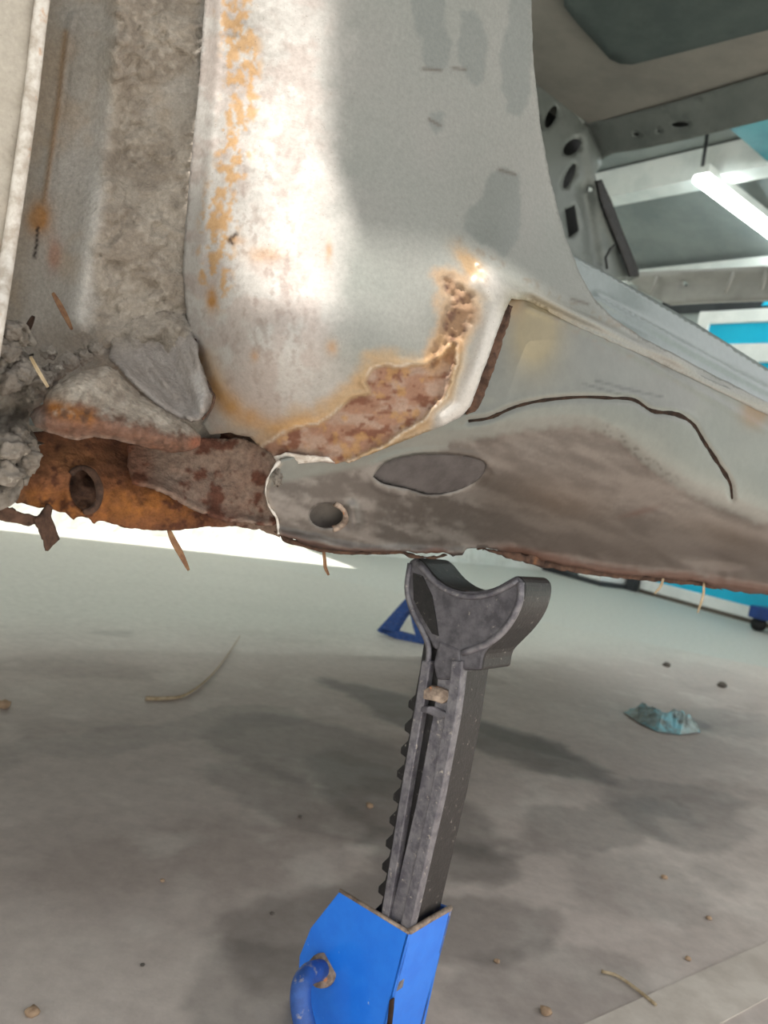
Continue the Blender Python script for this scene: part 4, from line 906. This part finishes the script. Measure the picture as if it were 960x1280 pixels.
# second blue stand standing farther back on the floor
a, b = fl(500, 812); j2 = empty('jack_stand', (a, b, 0), 'small blue stand on the floor far behind the black saddle', 'jack stand')
def j2pt(u, v): return at_y(np.array(float(u)), np.array(float(v)), np.array(2.40))
prism('leg', [j2pt(*q) for q in ((508, 746), (470, 788), (476, 792), (490, 792), (502, 772), (516, 756))], np.array([0.02, 0.02, 0]), 'worn_blue_enamel', j2, 0.003)
prism('leg', [j2pt(*q) for q in ((508, 746), (518, 750), (530, 780), (538, 812), (524, 812), (514, 778))], np.array([0.02, 0.02, 0]), 'worn_blue_enamel', j2, 0.003)
prism('foot_plate', [j2pt(*q) for q in ((478, 784), (524, 796), (526, 812), (514, 810), (490, 797), (472, 790))], np.array([0.02, 0.02, 0]), 'worn_blue_enamel', j2, 0.003)

# ================================================================ END WALL THINGS
def dq(name, p0, p1, z0, z1, s0, s1, mat, parent=None, bev=0.0): return box_sp(name, s0, s1, p0, p1, z0, z1, mat, parent, bev)
door = empty('door_1', spz(SW - 0.03, 3.0, 0), 'white glazed door unit with cyan panes in the end wall', 'door'); del door['category']; structure(door)
for nm, p0, p1, z0, z1 in (('stile', 3.42, 3.52, 0.03, 2.26), ('stile', 2.36, 2.50, 0.03, 2.26), ('rail', 2.5, 3.42, 0.03, 0.115), ('rail', 2.5, 3.42, 2.16, 2.26), ('rail', 2.5, 3.42, 1.86, 2.0), ('rail', 2.5, 3.42, 1.0, 1.1)):
    dq(nm, p0, p1, z0, z1, SW - 0.07, SW - 0.005, 'white_upvc', door, 0.006)
for z0, z1 in ((0.115, 1.0), (1.1, 1.86), (2.0, 2.16)):
    dq('pane', 2.5, 3.42, z0, z1, SW - 0.045, SW - 0.035, 'cyan_film', door)
structure(dq('baseboard_right', -3.0, 3.52, 0.0, 0.03, SW - 0.06, SW - 0.004, 'skirting_brown'), 'brown threshold strip below the glazed door')
ban = empty('banner', spz(SW - 0.02, 3.0, 2.3), 'dark banner with cyan slanting stripes above the door', 'banner')
dq('backing', 2.0, 3.9, 2.27, 2.50, SW - 0.03, SW - 0.002, 'dark_machine', ban)
for k in range(4):
    p0 = 3.05 - k * 0.28
    prism('stripe', [spz(SW - 0.034, p0, 2.29), spz(SW - 0.034, p0 - 0.16, 2.29), spz(SW - 0.034, p0 - 0.24, 2.48), spz(SW - 0.034, p0 - 0.08, 2.48)], D_ * 0.003, 'cyan_film', ban)
cab = empty('tool_cabinet', spz(5.2, 4.1, 0), 'grey tool cabinet with white front beside the glazed door', 'cabinet')
dq('carcass', 3.85, 4.25, 0.035, 0.75, 5.05, 5.4, 'grey_box', cab, 0.01); dq('front_panel', 3.62, 3.84, 0.035, 0.75, 5.05, 5.4, 'white_upvc', cab, 0.01)
dq('plinth', 3.60, 4.25, 0.0, 0.035, 5.04, 5.4, 'dark_machine', cab)
tag_ = thing(dq('dark_post', 3.53, 3.60, 0.0, 1.4, 5.36, 5.43, 'dark_machine'), 'dark square post between the cabinet and the door', 'post')
tr = empty('trolley', spz(5.0, 2.3, 0), 'navy blue wheeled trolley at the right picture edge', 'trolley')
dq('deck', 1.7, 2.40, 0.08, 0.16, 4.95, 5.25, 'navy_metal', tr, 0.01); dq('body', 1.7, 2.3, 0.16, 0.5, 5.0, 5.22, 'navy_metal', tr, 0.01)
for pp in (2.36, 1.8):
    tube('wheel', [spz(5.02, pp, 0.045), spz(5.06, pp, 0.045)], 0.045, 'dark_rubber', tr, 16)

# ceiling beams and lamp
L0 = at_z(np.array(875.0), np.array(222.0), 2.72); ls = float(L0 @ D_); lp_ = float(L0 @ N_)
b2s = B2S
structure(box_sp('trim_3', b2s, b2s + 0.16, 0.25, 5.4, 2.78, 2.98, 'white_beam'), 'white cross beam under the ceiling behind the lamp')
def tube_lamp(ls, lp_, label):
    lamp = empty('tube_lamp', spz(ls, lp_, 2.72), label, 'lamp', 'fluorescent ceiling lamps')
    box_sp('housing', ls, ls + 1.3, lp_ - 0.05, lp_ + 0.05, 2.745, 2.80, 'white_beam', lamp, 0.005)
    for w in (-0.022, 0.022):
        tube('tube', [spz(ls + 0.01, lp_ + w, 2.722), spz(ls + 1.29, lp_ + w, 2.722)], 0.034, 'tube_light', lamp, 12)
    tube('hanger', [spz(ls, lp_, 2.79), spz(ls - 0.02, lp_, 2.98)], 0.012, 'dark_machine', lamp, 8)
    tube('hanger', [spz(ls + 1.28, lp_, 2.79), spz(ls + 1.3, lp_, 2.92)], 0.012, 'dark_machine', lamp, 8)
tube_lamp(ls, lp_, 'glowing fluorescent tube lamp seen through the windscreen opening')
tube_lamp(1.2, 2.0, 'added unseen tube lamp above the far side of the car')  # added out of view to brighten the floor beyond the car
tube_lamp(2.9, 2.0, 'added unseen tube lamp nearer the end wall')  # second added lamp, also brightening the far floor and wall
structure(box_sp('trim_4', 3.2, 5.2, lp_ - 1.3, lp_ - 0.35, 2.80, 2.815, 'teal_sheet'), 'teal roof sheet beyond the lamp')

# added panels behind the photographer, shaped to shade the pillar and block sun lower down
P0 = at_p(np.array(408.0), np.array(176.0), 0.366); P1 = at_p(np.array(582.0), np.array(303.0), 0.342); P2 = at_p(np.array(412.0), np.array(0.0), 0.376)
T = 1.9; Lv = np.array(SUN_DIR)
e1 = D_ - 0.22 * ZV; e1 = e1 / np.linalg.norm(e1); e2 = (P2 - P0) / np.linalg.norm(P2 - P0)
cnr = P0 - Lv * T
structure(prism('sun_blocker', [cnr, cnr + e1 * 2.4, cnr + e1 * 2.4 + e2 * 0.8, cnr + e2 * 0.8], -N_ * 0.03, 'pale_wall'), 'added unseen panel behind the photographer shading the pillar')
GE = [at_p(np.array(float(a)), np.array(float(b)), c) - Lv * T for a, b, c in ((232, 215, .447), (262, 350, .41), (285, 390, .39), (330, 425, .365), (400, 455, .345), (490, 485, .336), (560, 538, .340), (690, 385, .336))]  # top edge of the added lower panel, shaped by where sun should stop
GE = [GE[0] - D_ * 2.0] + GE + [GE[-1] + D_ * 2.2]
structure(prism('sun_blocker', GE + [GE[-1] - ZV * 1.0, GE[0] - ZV * 0.9], -N_ * 0.03, 'pale_wall'), 'added unseen panel behind the photographer blocking sun on sill and floor')

# ================================================================ SMALL THINGS
def on_floor_line(px, z=0.003): return np.array([at_z(np.array(float(u)), np.array(float(v)), z) for u, v in px])
S1 = smooth_line([(182, 873), (205, 873), (231, 869), (258, 850), (280, 825), (300, 795)], 5)
thing(tube('straw', on_floor_line(S1, 0.004), list(np.linspace(0.0045, 0.0018, len(S1))), 'straw', seg=6, flat=0.4), 'long bent pale straw lying on the floor left of the jack', 'straw')
S2 = smooth_line([(752, 1214), (772, 1220), (798, 1238), (820, 1256)], 5)
thing(tube('straw', on_floor_line(S2, 0.003), 0.0019, 'straw', seg=6), 'short pale straw on the floor near the cement strip', 'straw')
def leaf(name, px, p, w, mat, label, cat='leaf'):
    L = smooth_line(px, 5); n = len(L); ws = w * np.sin(np.linspace(0.15, math.pi - 0.05, n)) ** 0.8 + 0.3
    tg = np.gradient(L, axis=0); nn = np.stack([-tg[:, 1], tg[:, 0]], 1) / np.linalg.norm(tg, axis=1)[:, None]
    a = L + nn * ws[:, None]; b = L - nn * ws[:, None]
    V = np.vstack([at_p(a[:, 0], a[:, 1], p), at_p(L[:, 0], L[:, 1], p + 0.001), at_p(b[:, 0], b[:, 1], p)])
    Fc = []
    for i in range(n - 1): Fc += [(i, i + 1, n + i + 1, n + i), (n + i, n + i + 1, 2 * n + i + 1, 2 * n + i)]
    o = mesh_py(name, V, Fc, mat, smooth=True); solid(o, 0.0005); return thing(o, label, cat)
leaf('dry_leaf', [(210, 660), (217, 676), (226, 692), (236, 713)], .437, 3.4, 'dry_leaf_brown', 'narrow dry leaf hanging under the rusted channel')
leaf('grass_blade', [(404, 684), (406, 700), (407, 710), (411, 719)], .415, 1.3, 'dry_leaf_brown', 'thin dry stem hanging under the silver sill end', 'grass')
leaf('grass_blade', [(830, 720), (826, 733), (818, 742)], .41, 1.0, 'straw', 'fine fibre hanging under the sill before the cyan door', 'grass')
leaf('grass_blade', [(880, 728), (879, 745), (872, 766)], .41, 1.1, 'straw', 'longer dry stem hanging under the right end of the sill', 'grass')
leaf('twig', [(66, 366), (74, 380), (82, 395), (90, 412)], .452, 2.6, 'dry_leaf_brown', 'dark twig stuck on the muddy wheelhouse wall', 'twig')
leaf('dry_leaf', [(42, 395), (36, 408), (31, 420)], .425, 3.2, 'dark_gap', 'dark leaf tip above the mud lump at the left edge')
leaf('grass_blade', [(38, 446), (48, 464), (60, 484)], .395, 0.9, 'straw', 'pale grass stem on the mud beside the bracket flap', 'grass')
HRC = smooth_line([(346, 584), (350, 592), (344, 600), (350, 606), (346, 612)], 4)
ico('mud_clump', at_p(np.array(347.0), np.array(598.0), .384), 0.0032, 'mud', car, 3, 0.8, 2.5, (0.8, 0.8, 1.3), seed=31)
PB = [(4, 884, 9, 'pebble_tan', 'tan pebble at the left edge of the floor'), (40, 1268, 9, 'pebble_tan', 'pale pebble in the bottom left corner of the floor'), (462, 1009, 5, 'pebble_tan', 'tan grit crumb just left of the ratchet bar'),
      (203, 1102, 3, 'pebble_tan', 'tiny white speck on the floor far left of the blue base'), (682, 1267, 8, 'pebble_tan', 'brown pebble at the bottom right of the blue base'), (830, 1098, 4, 'pebble_tan', 'small tan crumb in the middle of the right floor'),
      (886, 1149, 4, 'pebble_tan', 'small tan crumb above the cement strip'), (621, 1203, 4, 'pebble_tan', 'tiny crumb right of the blue base'), (860, 1200, 4, 'pebble_tan', 'tiny crumb beside the short straw'),
      (902, 859, 6, 'pebble_dark', 'dark speck on the floor behind the crushed plastic'), (833, 833, 5, 'pebble_dark', 'dark speck on the pale floor at the right'), (340, 1143, 3, 'pebble_dark', 'tiny dark crumb left of the blue base'), (375, 1022, 3, 'pebble_dark', 'dark grit crumb on the damp floor left of the bar'), (178, 1207, 3, 'pebble_dark', 'tiny dark crumb on the bare floor at lower left')]
for i, (u, v, r, mt, lab) in enumerate(PB):
    g = at_z(np.array(float(u)), np.array(float(v)), 0.0); rr = r * float((g - CAM) @ fwd) / F
    g = g + ZV * rr * 0.45
    thing(ico('pebble', g, rr, mt, None, 2, 0.4, 1.5, (1, 0.9, 0.6), seed=i + 40), lab, 'pebble', 'pebbles scattered on the floor')
# crushed plastic bottle
DB = [(780, 890), (800, 886), (830, 893), (855, 899), (872, 908), (876, 915), (850, 918), (822, 914), (800, 904)]
def dbpos(u, v):
    P = at_z(u, v, 0.004); e = seg_dist(u, v, DB, True); P[:, 2] += np.clip(e / 9.0, 0, 1) * (0.012 + 0.045 * fbm(u, v, 12, 3, 4)); return P
thing(panel('crushed_bottle', DB, dbpos, 'crushed_plastic', None, 3, thick=0.001, smooth=False), 'crushed clear plastic scrap lying on the dark floor patch', 'litter')

# small pieces belong to the part they sit on
def sub(part, *names):
    for o in bpy.data.objects:
        if o.name.split('.')[0] in names and o.parent and o is not part:
            o.parent = part; o.matrix_parent_inverse = Matrix.Identity(4)
OB = bpy.data.objects
sub(OB['sill_panel'], 'rubber_plug', 'drain_pocket', 'drain_rim', 'paint_crack', 'seam_layer', 'rusty_seam')
sub(OB['pillar_panel'], 'curled_paint_edge')
sub(OB['rusted_channel'], 'hole_rim', 'channel_back', 'rust_flake', 'rust_strip')
sub(OB['fender_skin'], 'fender_edge')
sub(OB['wheelhouse_panel'], 'mud_clump', 'mud_crust')
sub(OB['far_pillar'], 'pillar_backing', 'pillar_trim', 'wiring')
sub(OB['roof_header'], 'header_backing')
sub(OB['roof'], 'damping_pad')
sub(OB['cowl_beam'], 'cowl_rib')
sub(OB['saddle'], 'saddle_rim', 'saddle_groove', 'saddle_boss', 'worn_notch')
sub(OB['ratchet_bar'], 'bar_flange', 'bar_web', 'bar_bridge')
sub(OB['handle'], 'handle_washer')
